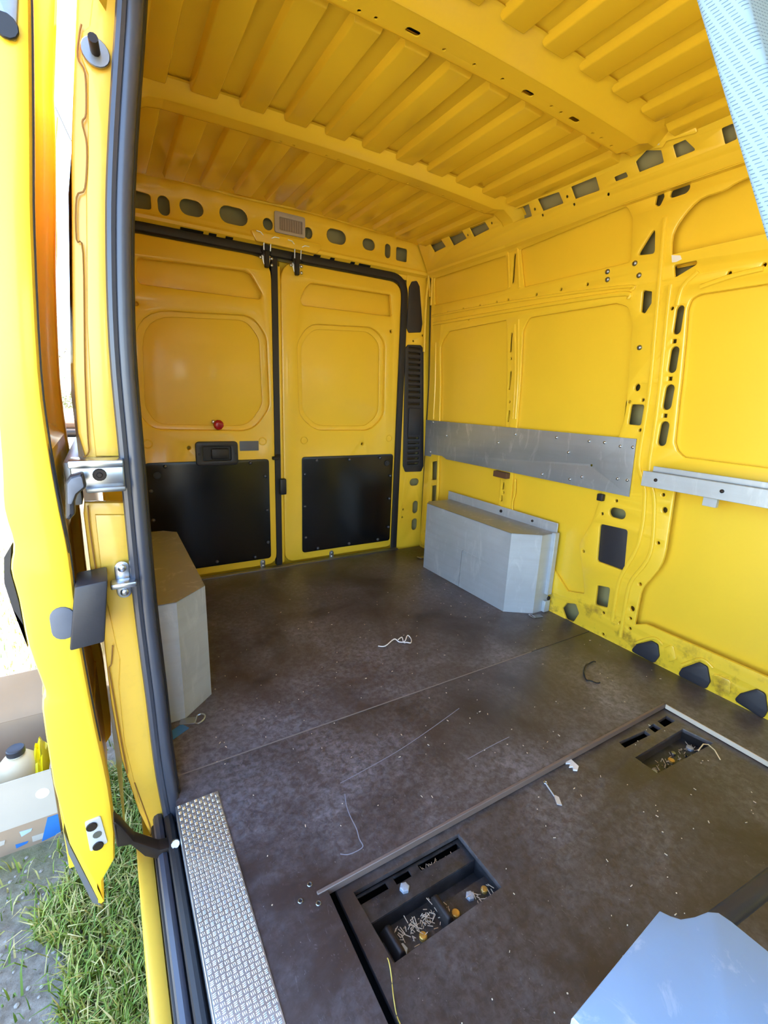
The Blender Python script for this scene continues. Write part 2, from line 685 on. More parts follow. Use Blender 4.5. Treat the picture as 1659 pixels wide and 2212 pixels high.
def roof_bow(prof, full):
    """prof: list of (y, drop) points of the hat section, drop = distance below/inside of the path"""
    P = beam_path(full)
    rows = []
    for i, (x, z) in enumerate(P):
        a = Vector(P[max(i - 1, 0)]); b = Vector(P[min(i + 1, len(P) - 1)])
        t = (b - a).normalized()
        nrm = Vector((-t[1], t[0]))        # towards outside of the van
        rows.append([(x + nrm[0] * d, y, z + nrm[1] * d) for y, d in prof])
    m = MB()
    k = len(prof)
    m.add([p for r in rows for p in r], [(i * k + j, i * k + j + 1, (i + 1) * k + j + 1, (i + 1) * k + j)
                                         for i in range(len(rows) - 1) for j in range(k - 1)])
    return m


def bow_face(x, off=0.0):
    return roof_z(x) - .04 + off


for full, yf0, yf1, yb0, yb1, slots_, dots in (
        (False, .945, 1.005, 1.085, 1.108, [(-0.2725,1.0754),(-0.0949,1.0638),(0.2696,1.057),(0.457,1.0592)],
         [(-0.222,1.071),(-0.183,1.0684),(-0.0046,1.0607),(0.0858,1.0586),(0.1776,1.0565),(0.3604,1.0563),(0.4021,1.0578),(0.5511,1.0639),(0.591,1.0627),(0.6493,1.0683)]),
        (True, 1.592, 1.622, 1.686, 1.702, [],
         [(-0.1914,1.707),(-0.1479,1.7046),(-0.03,1.6917),(0.0137,1.6879),(0.1359,1.6828),(0.1782,1.6828),(0.3015,1.6855),(0.3469,1.6865),(0.4695,1.6893),(0.5109,1.6913),(0.6136,1.689),(0.673,1.7046)])):
    b = obj('roof_beam', roof_bow([(yf0 - .012, .036), (yf0, .036), (yf1, .0), (yf1 + .004, -.001)], full), M_YR, ceiling, smooth=True)
    obj('beam_rear_flange', roof_bow([(yb0 - .004, -.001), (yb0, 0), (yb1, .036), (yb1 + .008, .036)], full), M_YR, b, smooth=True)
    hs = [slot((x, (yf1 + yb0) / 2 + .012), .019, .0085) for x, y in slots_] + [ell((x, min(max(y, yf1 + .012), yb0 - .012)), .005, n=8) for x, y in dots]
    sheet('beam_web', [(-.54, yf1), (.70, yf1), (.70, yb0), (-.54, yb0)], hs, .003, .0, lambda a, c, d: Vector((a, c, bow_face(a) + d)), M_YR, b,
          breaks=[(0, -.50 + .1 * k) for k in range(12)])
    obj('beam_end', MB().add(*(lambda m: (m.v, [f for f in m.f if min(m.v[i][0] for i in f) > .69 or max(m.v[i][0] for i in f) < -.535]))(roof_bow([(yf1, 0), (yb0, 0)], full))), M_YR, b, smooth=True)
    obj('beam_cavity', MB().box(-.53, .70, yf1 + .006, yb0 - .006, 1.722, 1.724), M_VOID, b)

# ================================================================== RIGHT WALL
wall_r = empty('wall_right', (.9, .8, 0), 'yellow sheet metal side wall with ribbed frame, cut-outs and recessed panels', 'wall', kind='structure')
Y0 = -1.65
FT = lambda y: 1.585 if y > 1.7 else (1.615 if y < 1.15 else 1.615 - (y - 1.15) / .55 * .03)
CL = lambda P: [(min(y, 2.264), min(z, FT(y) - .016)) for y, z in P]
P1 = rp(CL([(2.2683,1.5771),(2.1911,1.6128),(1.7207,1.6037),(1.6915,1.4169),(2.1812,1.4235),(2.2527,1.4238)]), .018)
P2 = rp(CL([(1.6354,1.6097),(1.1474,1.6066),(1.1158,1.5524),(1.1035,1.4109),(1.5962,1.411)]), [.012, .03, .03, .015, .012])
P3 = rp([(2.1913,1.2122),(2.1204,1.276),(1.6878,1.2863),(1.6427,0.8036),(1.6429,0.5543),(1.636,0.4093),(2.1313,0.3002)], [.05, .03, .012, 0, 0, .01, .01])
P4 = rp([(1.5861,1.2343),(1.5533,1.2808),(1.1397,1.282),(1.0887,1.2627),(1.0661,1.2031),(1.0526,0.9924),(1.0482,0.8622),(1.0908,0.5784),(1.1105,0.4594),(1.1559,0.3493),(1.1235,0.2469),(1.0961,0.147),(1.1784,0.1269),(1.3383,0.2617),(1.5531,0.315)], [.05, .03, .02, .04, .05, 0, .02, .03, .02, .04, .04, .01, .01, .01, .01])
win = [(0.9612,1.4054),(0.9662,1.4646),(0.942,1.5097),(0.8987,1.5446),(0.8368,1.5479),(0.8072,1.5576),(0.7779,1.562)]
P5 = [(y, min(z, 1.592 + .0001 * i)) for i, (y, z) in enumerate(smooth_line(win, 3))] + [(Y0 + 1.05, 1.597), (Y0 + 1.05, (0.7006,1.3975)[1])]
w6 = [(0.8836,1.2287),(0.8774,1.2594),(0.8501,1.2689)]
P6 = rp(w6 + [(Y0 + 1.05, (0.677,1.2678)[1]), (Y0 + 1.05, (0.5786,0.7489)[1])] + [(0.8115,0.7574),(0.8375,0.7761),(0.8515,0.8029),(0.8635,0.95),(0.8753,1.1337)], .02)
w7 = [(0.8201,0.6398),(0.8146,0.4985),(0.812,0.4051),(0.8259,0.3459),(0.8645,0.2645),(0.8701,0.2061),(0.87,0.1126)]
P7 = [(Y0 + 1.05, (0.8007,0.6419)[1]), w7[0]] + smooth_line(w7, 3)[1:] + [(0.8306,0.133), (Y0 + 1.05, (0.4564,0.1319)[1])]
holes = [
    rp([(1.0418,1.5733),(1.0387,1.6125),(1.0238,1.6237),(1.0133,1.5849),(1.0243,1.5589)], .008), rp([(1.0807,1.4281),(1.0309,1.5024),(1.0198,1.4208)], .008),
    rp([(1.0431,1.3102),(1.0109,1.3007),(1.0068,1.2636),(1.025,1.2334),(1.0394,1.2412)], .006), rrect((1.0025,0.8882), .024, .036, .008),
    ell((1.0142,0.9843), .010, .012), slot((0.9062,1.1992), .0120, .044), slot((0.9026,1.0744), .0135, .042), slot((0.8989,0.9523), .0145, .042), slot((0.8937,0.829), .0145, .042),
    rrect((0.909,1.1334), .006, .006, .001), rrect((0.9035,1.0133), .006, .006, .001), rrect((0.8985,0.8903), .006, .006, .001),
    rp([(0.9482,1.37),(0.8804,1.3698),(0.876,1.3597),(0.9393,1.3326)], .006),
    slot((1.0111,0.5158), .033, .019), rp([(1.0746,0.457),(0.9605,0.4626),(0.9478,0.3028),(1.0635,0.3039)], .012), rp([(1.0448,0.2043),(0.9912,0.2151),(0.9889,0.1301),(1.0417,0.1217)], .008),
    rp([(1.1911,0.038),(1.1722,0.0726),(1.1295,0.0864),(1.1079,0.0527),(1.128,0.0044),(1.1652,-0.0017)], .01),
    slot((.965, 1.588), .030, .013),
    rp([(2.2132,0.5503),(2.1596,0.5631),(2.1568,0.453),(2.2065,0.4417)], .006), rp([(2.2027,0.4054),(2.1533,0.4201),(2.1513,0.3158),(2.1965,0.3004)], .006),
]
for (y, z), hx, hz in [(p, .006, q) for p, q in zip([(1.6518,1.1843),(1.6413,1.0148),(1.6279,0.8505),(1.6181,0.5121),(1.6189,0.4486)], (.042, .042, .026, .018, .014))] + \
        [(p, .006, .06) for p in [(1.6652,1.4982)]]:
    holes.append(slot((y, z), hx, hz))
for p in [(1.6873,1.5813),(1.6448,1.1125),(1.6313,0.9172),(1.6106,0.4808),(2.1339,1.3732),(2.0036,1.3727),(1.8773,1.3712),(1.7619,1.372),(1.6871,1.3714),(1.5214,1.3696),(1.3939,1.3693),(1.2711,1.3675),(1.9566,1.3206),(1.709,1.3228),(1.6767,1.3227),(1.3854,1.3177),(1.1295,0.3248),(0.8558,0.6197),(0.8423,0.4461),(0.8785,0.2739),(0.8912,0.128),(0.886,0.0875),(0.9878,0.0137),(1.023,0.5627),(1.0735,0.4992),(1.083,0.4335),(1.0007,0.1025),(0.9267,0.0919),(1.0483,1.0827),(0.986,0.941),(1.0352,0.9333),(0.9776,0.8352),(0.7782,1.3152),(0.6921,1.3207),(1.0303,1.258),(1.007,1.2856),(0.9331,1.2379),(0.9207,1.1314),(0.8974,1.1354)]:
    holes.append(ell(p, .0055, n=8))
for p in [(0.8415,0.5676),(0.8909,0.1687)]:
    holes.append(ell(p, .009, .010, n=10))
caps = [rp([(0.8659,0.0048),(0.8467,0.0424),(0.7989,0.0822),(0.773,0.0803),(0.7604,0.0381),(0.7726,0.0028)], .012), rp([(0.6906,0.0026),(0.681,0.0357),(0.6347,0.0851),(0.6083,0.0824),(0.5908,0.0348),(0.5975,0.0025)], .012),
        rp([(0.5186,0.0122),(0.5066,0.0437),(0.4695,0.0835),(0.4464,0.0817),(0.4303,0.0303),(0.4359,-0.0015)], .012)]
outer = [(Y0, -.02), (2.284, -.02), (2.284, 1.586), (1.7, 1.586), (1.15, 1.616), (Y0, 1.616)]
holes = [[(y, min(z, FT(y) - .010)) for y, z in h] for h in holes]
sheet('inner_frame', outer, [P1, P2, P3, P4, P5, P6, P7] + holes, .014, .005, on_wall(), M_YS, wall_r, breaks=[(1, 1.0)])
# outer skin panels behind the frame
def skin(name, poly, off, mat):
    poly = dedupe(poly)
    e = .034 if off > .03 else .011
    e = e if area2(poly) > 0 else -e
    n = len(poly)
    out_ = []
    for i in range(n):
        a, b = Vector(poly[i - 1]), Vector(poly[(i + 1) % n])
        t = (b - a).normalized()
        out_.append((poly[i][0] + t.y * e, poly[i][1] - t.x * e))
    sheet(name, out_, [], .003, .0, on_wall(off), mat, wall_r, breaks=[(1, 1.0)])


for poly, off in ((P1, .016), (P2, .016), (P3, .016), (P4, .016), (P5, .050), (P6, .020), (P7, .045)):
    skin('skin_panel', poly, off, M_Y)
obj('cavity_back', MB().add([on_wall(.075)(y, z, 0) for y, z in ((Y0, -.14), (2.36, -.14), (2.36, 1.0), (Y0, 1.0))] + [on_wall(.075)(y, z, 0) for y, z in ((2.36, 1.66), (Y0, 1.66))],
                            [(0, 1, 2, 3), (3, 2, 4, 5)]), M_OLIVE, wall_r)
obj('outer_shell', MB().box(1.02, 1.03, Y0, 2.41, -.35, 1.80), M_Y, wall_r)
# rounded beads pressed into the pillar and the belt rail
def bead(pts, r=.006, mat=M_Y, par=None, flat=.8, off=.001, n=5):
    q = smooth_line(pts, n)
    obj('pressed_bead', MB().tube([Vector((wx(z) - off, y, z)) for y, z in q], r, 8, flat=flat, up=(1, 0, 0)), mat, par or wall_r, smooth=True)


bead([(0.9988,1.5211),(0.9914,1.3966),(0.9825,1.2603),(0.9667,0.9922),(0.9633,0.8511),(0.9616,0.7348),(0.9526,0.6936),(0.9224,0.6304),(0.9141,0.5839),(0.9062,0.5002),(0.9132,0.3998),(0.9551,0.2677),(0.9594,0.1686),(0.9575,0.0876)], .008)
bead([(0.9478,1.3119),(0.9454,1.2395),(0.9366,1.076),(0.9253,0.8618),(0.9201,0.7036),(0.9024,0.651),(0.8779,0.5797),(0.8609,0.4),(0.9109,0.2728),(0.9178,0.1842),(0.9157,0.0392)], .008)
bead([(2.2676,1.3703),(1.6862,1.3614),(1.1255,1.3339),(1.0878,1.3158)], .006)
bead([(2.257,1.3278),(1.6826,1.3235),(1.144,1.3122),(1.0908,1.289)], .009)
bead([(1.653,1.5975),(1.6358,1.5074),(1.6206,1.4112)], .006)
bead([(1.7081,1.5915),(1.6949,1.5134),(1.6803,1.4209)], .005)
bead([(1.6336,1.2625),(1.6107,1.0599),(1.5965,0.8392)], .006)
bead([(2.2306,1.2274),(2.2255,1.026),(2.2214,0.8033)], .006)
bead([(2.2765,1.5692),(2.2833,1.4279)], .006)
bead([(1.6129,1.2799),(1.5935,1.0594),(1.582,0.8401)], .005)
bead([(0.8668,1.3368),(0.9077,1.2983),(0.9164,1.2441)], .008)
bead([(0.8535,1.2895),(0.7703,1.3049),(0.6903,1.3108)], .008)
bead([(1.5421,0.5597),(1.5356,0.4932),(1.5439,0.4457),(1.5376,0.401)], .005)
bead([(0.8557,0.0417),(0.7942,0.094),(0.7587,0.084)], .006, M_YG)
bead([(0.6854,0.0424),(0.6323,0.0953),(0.5944,0.0833)], .006, M_YG)
# grimy sill patches
for q in ([(0.7535,0.0736),(0.7255,0.1066),(0.7047,0.0536),(0.7346,0.024)], [(0.5918,0.0692),(0.5377,0.0702),(0.5312,0.023),(0.5727,0.0056)]):
    sheet('sill_pad', rp(q, .012), [], .006, .0025, on_wall(-.004), M_YG, wall_r)
for q in caps:
    o = sheet('rubber_cap', q, [], .010, .003, on_wall(-.0085), M_BLACKP, wall_r)
    o['label'] = 'black rubber cap over sill hole'
sheet('access_cover', rp([(1.0794,0.4615),(0.9579,0.4688),(0.9433,0.2987),(1.0689,0.2981)], .014), [], .004, .0015, on_wall(.010), M_BLACKP, wall_r)
mb = MB()
for p in [(1.0836,1.4025),(1.0623,1.3604),(1.1871,1.3955),(1.1833,1.3684),(1.0247,1.1206)]:
    bolt(mb, (wx(p[1]) - .001, p[0], p[1]), (-1, 0, 0), .009, .005)
obj('rivet', mb, M_STEEL, wall_r, smooth=True)

# cant rail along the roof edge
rail_holes = [rp(q, .004) for q in ([(2.1958,0.1211),(2.1024,0.1183),(2.0819,0.0782),(2.1781,0.0735)], [(2.0392,0.1177),(1.9383,0.1149),(1.9219,0.0778),(2.0239,0.0688)], [(1.885,0.1151),(1.7825,0.1131),(1.7668,0.0782),(1.8721,0.0715)],
                               [(1.636,0.111),(1.5273,0.1089),(1.5245,0.0636),(1.6275,0.0672)], [(1.4808,0.1133),(1.3806,0.1065),(1.3699,0.0654),(1.4669,0.066)], [(1.3268,0.1065),(1.2238,0.1053),(1.2178,0.0614),(1.3168,0.0635)],
                               [(1.1594,0.0824),(1.116,0.083),(1.1102,0.0675),(1.155,0.0684)], [(1.08,0.0998),(1.0424,0.1185),(0.9979,0.1022),(0.9931,0.068),(1.072,0.0681)], [(0.963,0.1027),(0.927,0.1034),(0.9001,0.0675),(0.9555,0.0671)],
                               [(0.8316,0.0939),(0.803,0.0945),(0.7943,0.0553),(0.8241,0.0532)])]
rail_dots = [ell(p, .005, n=8) for p in [(1.91,0.0892),(1.7445,0.0971),(1.5039,0.0834),(1.473,0.0526),(1.3493,0.0812),(1.3265,0.0478),(1.1879,0.039)]]
sheet('cant_rail', [(Y0, -.008), (2.29, -.008), (2.29, .150), (Y0, .150)], rail_holes + rail_dots, .004, .0015, on_rail(), M_Y, wall_r)
mb = MB()
lip = [(.845, 1.596), (.85, 1.585), (.866, 1.574), (.878, 1.560)]
yr_ = [Y0, 1.15, 1.7, 2.29]
for i in range(3):
    (xa, za), (xb, zb) = lip[i], lip[i + 1]
    for ya, yb in zip(yr_[:-1], yr_[1:]):
        ka, kb = [(1.612 - FT(t)) / .030 for t in (ya, yb)]      # 0 at the front, 1 at the rear: the lip drops towards the rear
        f = lambda z, k: 1.596 + (z - 1.596) * (.0 + max(k, 0) * 1.0)
        mb.add([(xa, ya, f(za, ka)), (xa, yb, f(za, kb)), (xb, yb, f(zb, kb)), (xb, ya, f(zb, ka))], [(0, 1, 2, 3)])
obj('rail_lip', mb, M_Y, wall_r, smooth=True)
obj('rail_cavity', MB().add([on_rail(.035)(y, s, 0) for y, s in ((Y0, .0), (2.36, .0), (2.36, .20), (Y0, .20))], [(0, 1, 2, 3)]), M_OLIVE, wall_r)
# gusset where the front roof bow meets the rail, with its shiny sticker
gs = sheet('gusset', rp([(1.1168,0.1497),(1.0811,0.167),(0.899,0.1339),(0.8859,0.1084),(0.9764,0.1198),(0.9888,0.1074),(1.0577,0.1279)], .006), [], .006, .002, on_rail(-.009), M_Y, wall_r)
st = sheet('foil_sticker', [(1.0741,0.1416),(1.0622,0.161),(0.991,0.1386),(0.996,0.1187)], [], .0008, .0002, on_rail(-.0105), simple('foil_sticker', srgb(244, 236, 200), .2, .3), wall_r)
st['label'] = 'small shiny cream foil sticker'
tw_ = sheet('torn_sticker', [(0.9593,1.4023),(0.9305,1.3948),(0.9243,1.3828),(0.9408,1.378),(0.9541,1.3794)], [], .001, .0, on_wall(-.0015), M_WHITE, wall_r)
tw_['label'] = 'torn white sticker remnant'
obj('guide_track', MB().box(.835, .86, -.3, .62, 1.545, 1.575), M_STEEL, wall_r, bevel=.003)

# ================================================================== UNSEEN FRONT WALL behind the viewpoint, added to cut light from the front
wall_f = empty('wall_front', (0, -1.67, 0), 'unseen grey cab front added to cut the light, with a windscreen opening', 'wall', kind='structure')
sheet('front_light_block', [(-.80, -.3), (1.02, -.3), (1.02, 1.80), (-.80, 1.80)], [rrect((.08, 1.15), .56, .24, .08)], .02, .004, on_rear(-1.67), M_GREYP, wall_f)

# ================================================================== REAR WALL (door surround)
wall_b = empty('wall_back', (0, 2.33, 0), 'yellow rear door surround with slotted header and corner posts', 'wall', kind='structure')
hd = [rp([(-0.59,1.6734),(-0.52,1.6699),(-0.5208,1.6154),(-0.5889,1.6091)], .012), slot((-0.473,1.6406), .022, .036), slot((-0.3662,1.655), .047, .030), slot((-0.1935,1.6613), .060, .034),
      ell((-0.0415,1.659), .023, .025, 14), ell((0.1528,1.6604), .022, .025, 14), slot((0.3,1.6722), .052, .032), slot((0.4819,1.6703), .036, .026),
      slot((0.5958,1.6603), .017, .034), rrect((0.6826,1.6576), .034, .032, .010)]
hdots = [ell(p, .005, n=8) for p in [(-0.5009,1.6096),(-0.4109,1.6284),(-0.3159,1.6326),(-0.2572,1.6322),(-0.1216,1.6394),(0.2363,1.6441),(0.369,1.6457),(0.4318,1.6443),(0.5321,1.6427)]]
sheet('header', [(-.68, 1.590), (.86, 1.590), (.86, 1.745), (-.68, 1.745)], hd, .008, .003, on_rear(2.30), M_Y, wall_b)
mb = MB()
prof = [(2.30, 1.602), (2.296, 1.592), (2.300, 1.580), (2.322, 1.567), (2.326, 1.545)]
for i in range(4):
    (ya, za), (yb, zb) = prof[i], prof[i + 1]
    mb.add([(-.70, ya, za), (.86, ya, za), (.86, yb, zb), (-.70, yb, zb)], [(0, 1, 2, 3)])
obj('header_lip', mb, M_Y, wall_b, smooth=True)
obj('header_cavity', MB().box(-.70, .9, 2.36, 2.364, 1.53, 1.78), M_OLIVE, wall_b)
sheet('header_bulge', rp([(-.13, 1.622), (-.10, 1.576), (.19, 1.574), (.215, 1.60), (.215, 1.622)], .012), [], .03, .006, on_rear(2.287), M_Y, wall_b)
mb = MB()
for (x, z), w in zip([(-0.3685,1.5896),(-0.2843,1.5865),(-0.214,1.5891),(0.202,1.5957),(0.2831,1.5975),(0.3958,1.6042),(0.4651,1.6074)], (.046, .016, .016, .018, .012, .012, .034)):
    mb.add([(x - w, 2.305, 1.5768), (x + w, 2.305, 1.5768), (x + w, 2.318, 1.5688), (x - w, 2.318, 1.5688)], [(0, 1, 2, 3)])
for i, v in enumerate(mb.v):
    mb.v[i] = (v[0], v[1] - .001, v[2] - .0012)
obj('lip_slot', mb, M_VOID, wall_b)
mb = MB().tube([(x, 2.292, 1.742 + .004 * math.sin(x * 9)) for x in [-.62 + .04 * k for k in range(36)]], .007, 8)
obj('sealant_bead', mb, M_Y, wall_b, smooth=True)
# right corner post
post_h = [rp([(0.7499,1.5076),(0.7664,1.5406),(0.8,1.5502),(0.8205,1.5247),(0.8531,1.3316),(0.8465,1.286),(0.7608,1.2751),(0.7469,1.2983)], .010), rp([(0.7437,1.1917),(0.7615,1.2106),(0.8481,1.2155),(0.8691,1.1969),(0.9177,0.5112),(0.9024,0.477),(0.7848,0.4798),(0.7658,0.5175)], .012),
          slot((0.8576,0.4123), .034, .022), slot((0.8751,0.2507), .020, .040), slot((0.8753,0.1382), .020, .038)]
pdots = [ell(p, .005, n=8) for p in [(0.7983,1.2339),(0.7429,1.2586),(0.8607,1.2698),(0.7847,0.2439),(0.7806,0.1936),(0.7974,-0.0439)]]
sheet('corner_post', rp([(.735, -.03), (.93, -.03), (.925, .25), (.92, 1.0), (.895, 1.5), (.885, 1.60), (.735, 1.60)], .01), post_h + pdots, .010, .004, on_rear(2.318), M_Y, wall_b)
obj('post_cavity', MB().box(.73, .97, 2.362, 2.366, -.14, 1.7), M_OLIVE, wall_b)
obj('corner_post', MB().box(-.78, -.668, 2.315, 2.335, -.03, 1.62), M_Y, wall_b, bevel=.004)
# rear outer shell
obj('outer_shell', MB().box(-.80, 1.03, 2.40, 2.41, -.35, 1.0).box(-.72, 1.03, 2.40, 2.41, 1.0, 1.82), M_Y, wall_b)
mb = MB()
for q in ([(0.8465,1.6627),(0.866,1.5722),(0.8572,1.4755),(0.8582,1.3295),(0.8624,1.1796)], [(0.8537,1.625),(0.8842,1.4761)]):
    mb.tube([(x, 2.30, z) for x, z in smooth_line(q, 5)], .008, 8)
obj('pressed_bead', mb, M_Y, wall_b, smooth=True)
# black rubber seal round the door opening
dx0, dx1, dz0, dz1 = -.668, .728, -.01, 1.552
sp = rp([(dx1, dz0), (dx1, dz1), (dx0, dz1), (dx0, dz0)], [0, .10, .10, 0], 8)
obj('door_seal', MB().tube([(x, 2.322, z) for x, z in sp], .021, 8, flat=.55, up=(0, 1, 0)), M_RUBBER, wall_b, smooth=True)
# black plastic cover and vent panel of the post
cv = sheet('post_cover', rp([(0.7499,1.5076),(0.7664,1.5406),(0.8,1.5502),(0.8205,1.5247),(0.8531,1.3316),(0.8465,1.286),(0.7608,1.2751),(0.7469,1.2983)], .010), [], .008, .003, on_rear(2.316), M_BLACKP, wall_b)
cv['label'] = 'plain black plastic cover'
VP_ = rp([(0.7437,1.1917),(0.7615,1.2106),(0.8481,1.2155),(0.8691,1.1969),(0.9177,0.5112),(0.9024,0.477),(0.7848,0.4798),(0.7658,0.5175)], .012)
vslots = []
for v in (753, 764, 777, 788, 800, 812, 824, 835, 847, 859, 945, 957, 968, 979, 990, 1001):
    c = (0.8009,1.1939)
    z = None
    vslots.append(v)
VZ = [(0.8041,1.1941),(0.8059,1.1664),(0.808,1.1335),(0.8098,1.1054),(0.8117,1.0746),(0.8137,1.0437),(0.8157,1.0125),(0.8176,0.9837),(0.8196,0.9521),(0.8216,0.9204),(0.8207,0.883),(0.83,0.6839),(0.8319,0.6533),(0.8339,0.6224),(0.8324,0.5915),(0.8344,0.5603),(0.8364,0.5289)]
vent = sheet('vent_panel', VP_, [slot((x, z), .042, .0055, 3) for x, z in VZ], .010, .0022, on_rear(2.314), M_BLACKP, wall_b)
vent['label'] = 'black slatted plastic vent panel'
mb = MB()
obj('vent_back', MB().box(.765, .87, 2.345, 2.348, .45, 1.23), simple('vent_dark', srgb(70, 56, 30), .7), vent)
for (x, z) in VZ:
    obj('slat', MB().box(x - .043, x + .043, 2.308, 2.315, z + .006, z + .012), M_BLACKP, vent, bevel=.002, seg=1)
obj('vent_bulge', MB().box(.785, .872, 2.306, 2.316, .70, .86), M_BLACKP, vent, bevel=.004)
for q in (.695, .655):
    obj('vent_ridge', MB().box(.79, .868, 2.309, 2.316, q, q + .008), M_BLACKP, vent, bevel=.002, seg=1)

# ================================================================== REAR DOORS
def rear_door(name, label, outline, recs, board, bolts, big, bosses, dots):
    d = empty(name, ((outline[0][0] + outline[1][0]) / 2, 2.325, 0), label, 'door', kind='structure')
    hl = [rp(q, r, 6) for q, r in recs]
    sheet('door_panel', rp(outline, [.06, .03, .08, .09] if outline[0][0] > -.3 else [.03, .06, .09, .08], 5), hl + [ell(p, .007, n=8) for p in dots], .026, .010, on_rear(2.322), M_YD, d)
    for q, r in recs:
        g = rp(q, r, 6)
        xs_ = [p[0] for p in g]; zs_ = [p[1] for p in g]
        rect = [(min(xs_) - .02, min(zs_) - .02), (max(xs_) + .02, min(zs_) - .02), (max(xs_) + .02, max(zs_) + .02), (min(xs_) - .02, max(zs_) + .02)]
        if max(zs_) - min(zs_) > .3:       # window blank: stepped rim, then the pane of sheet metal
            cx_ = (max(xs_) + min(xs_)) / 2; cz_ = (max(zs_) + min(zs_)) / 2
            inner = [(cx_ + (p[0] - cx_) * .90, cz_ + (p[1] - cz_) * .92) for p in g]
            sheet('window_rim', rect, [inner], .006, .0025, on_rear(2.344), M_YD, d)
            sheet('window_blank', rect, [], .003, .0005, on_rear(2.352), M_YD, d)
        else:
            sheet('upper_blank', rect, [], .003, .0005, on_rear(2.356), M_YD, d)
    obj('door_skin', MB().box(outline[0][0] + .01, outline[1][0] - .01, 2.375, 2.38, .02, 1.53), M_YD, d)
    bd = sheet('lower_board', rp(board, .018, 4), [], .006, .0015, on_rear(2.3155), M_BOARD, d)
    bd['label'] = 'glossy black lower board held by small bolts'
    bm_ = None
    for x, z in bolts:
        if bm_ is None:
            m = MB(); bolt(m, (x, 2.3155, z), (0, -1, 0), .0085, .006)
            bm_ = obj('bolt', m, simple('dark_bolt', srgb(92, 96, 106), .35, .7), bd, smooth=True)
            b0 = (x, z)
        else:
            copy_of(bm_, bd, 'bolt', (x - b0[0], 0, z - b0[1]))
    m = MB(); m.disc((big[0], 2.3155, big[1]), (0, -1, 0), .016, .004, 14); m.disc((big[0], 2.3115, big[1]), (0, -1, 0), .009, .004, 12)
    obj('plug', m, M_BLACKP, bd, bevel=.001, seg=1)
    for x, z in bosses:
        m = MB().tube([(x + .018 * math.cos(a), 2.321, z + .018 * math.sin(a)) for a in [k * math.pi / 8 for k in range(16)]], .003, 6, closed=True)
        m.disc((x, 2.323, z), (0, -1, 0), .004, .0015, 8)
        obj('round_boss', m, M_YD, d, smooth=True)
    return d


zb = 0.012
left_door = rear_door('door_1', 'yellow rear door leaf with black handle, red knob and black lower board', [(-.650, zb), (-.022, zb), (-.022, 1.528), (-.650, 1.528)],
    [([(-0.5853,1.4351),(-0.1483,1.4533),(-0.1191,1.4442),(-0.0673,1.3644),(-0.0789,1.3427),(-0.5831,1.3359),(-0.5933,1.3573)], [.02, .02, .03, .02, .01, .02, .02]), ([(-0.612,1.2338),(-0.1183,1.265),(-0.0541,1.1829),(-0.0459,0.8453),(-0.1281,0.731),(-0.5795,0.7384),(-0.6323,0.8126)], [.16, .16, .10, .10, .14, .16, .12])],
    [(-.625, .053), (-.057, .053), (-.057, .588), (-.625, .588)],
    [(-0.5422,0.5699),(-0.1516,0.5722),(-0.078,0.4999),(-0.0727,0.32),(-0.0719,0.144),(-0.1434,0.071),(-0.3366,0.0748),(-0.6081,0.4592),(-0.6089,0.3205)], (-0.5778,0.5308), [(-0.6049,0.6729),(-0.0854,0.6777)], [(-0.6032,1.2565),(-0.4339,0.6505)])
right_door = rear_door('door_2', 'yellow rear door leaf beside the black vent panel, brighter, no handle', [(.022, zb), (.708, zb), (.708, 1.528), (.022, 1.528)],
    [([(0.1768,1.45),(0.6351,1.4567),(0.6488,1.3575),(0.6403,1.3494),(0.1353,1.3431),(0.121,1.3667),(0.1477,1.4228)], [.03, .01, .01, .01, .02, .02, .03]), ([(0.1668,1.2586),(0.5346,1.2813),(0.6133,1.2221),(0.6224,0.8078),(0.5366,0.7317),(0.2027,0.7325),(0.1123,0.8064),(0.1051,1.1674)], [.12, .12, .10, .10, .12, .12, .10, .10])],
    [(.121, .056), (.692, .056), (.692, .592), (.121, .592)],
    [(0.2057,0.5712),(0.4017,0.5695),(0.601,0.5735),(0.1363,0.4986),(0.6762,0.4626),(0.1355,0.3217),(0.6762,0.3233),(0.1402,0.1434),(0.6779,0.1449),(0.2124,0.071),(0.4092,0.0727),(0.6049,0.0736)], (0.6501,0.5389), [(0.1371,0.6794),(0.6626,0.6831)], [(0.65,1.2715),(0.488,0.6537)])
# split between the leaves: rubber strip, edge returns, bump stop
obj('closing_strip', MB().box(-.022, .008, 2.326, 2.36, .0, 1.54), M_RUBBER, right_door)
obj('edge_return', MB().box(.009, .022, 2.330, 2.37, .012, 1.50), M_YD, right_door, bevel=.003)
x, z = (0.012,0.4407)
obj('bump_stop', MB().box(x - .017, x + .017, 2.297, 2.325, z - .042, z + .042), M_RUBBER, right_door, bevel=.006)
x, z = (-0.0151,0.5958)
m = MB().box(x - .025, x + .006, 2.300, 2.322, z - .012, z + .004).box(x - .008, x + .016, 2.304, 2.320, z - .004, z + .014)
obj('lock_catch', m, M_DARKSTEEL, left_door, bevel=.002, seg=1)
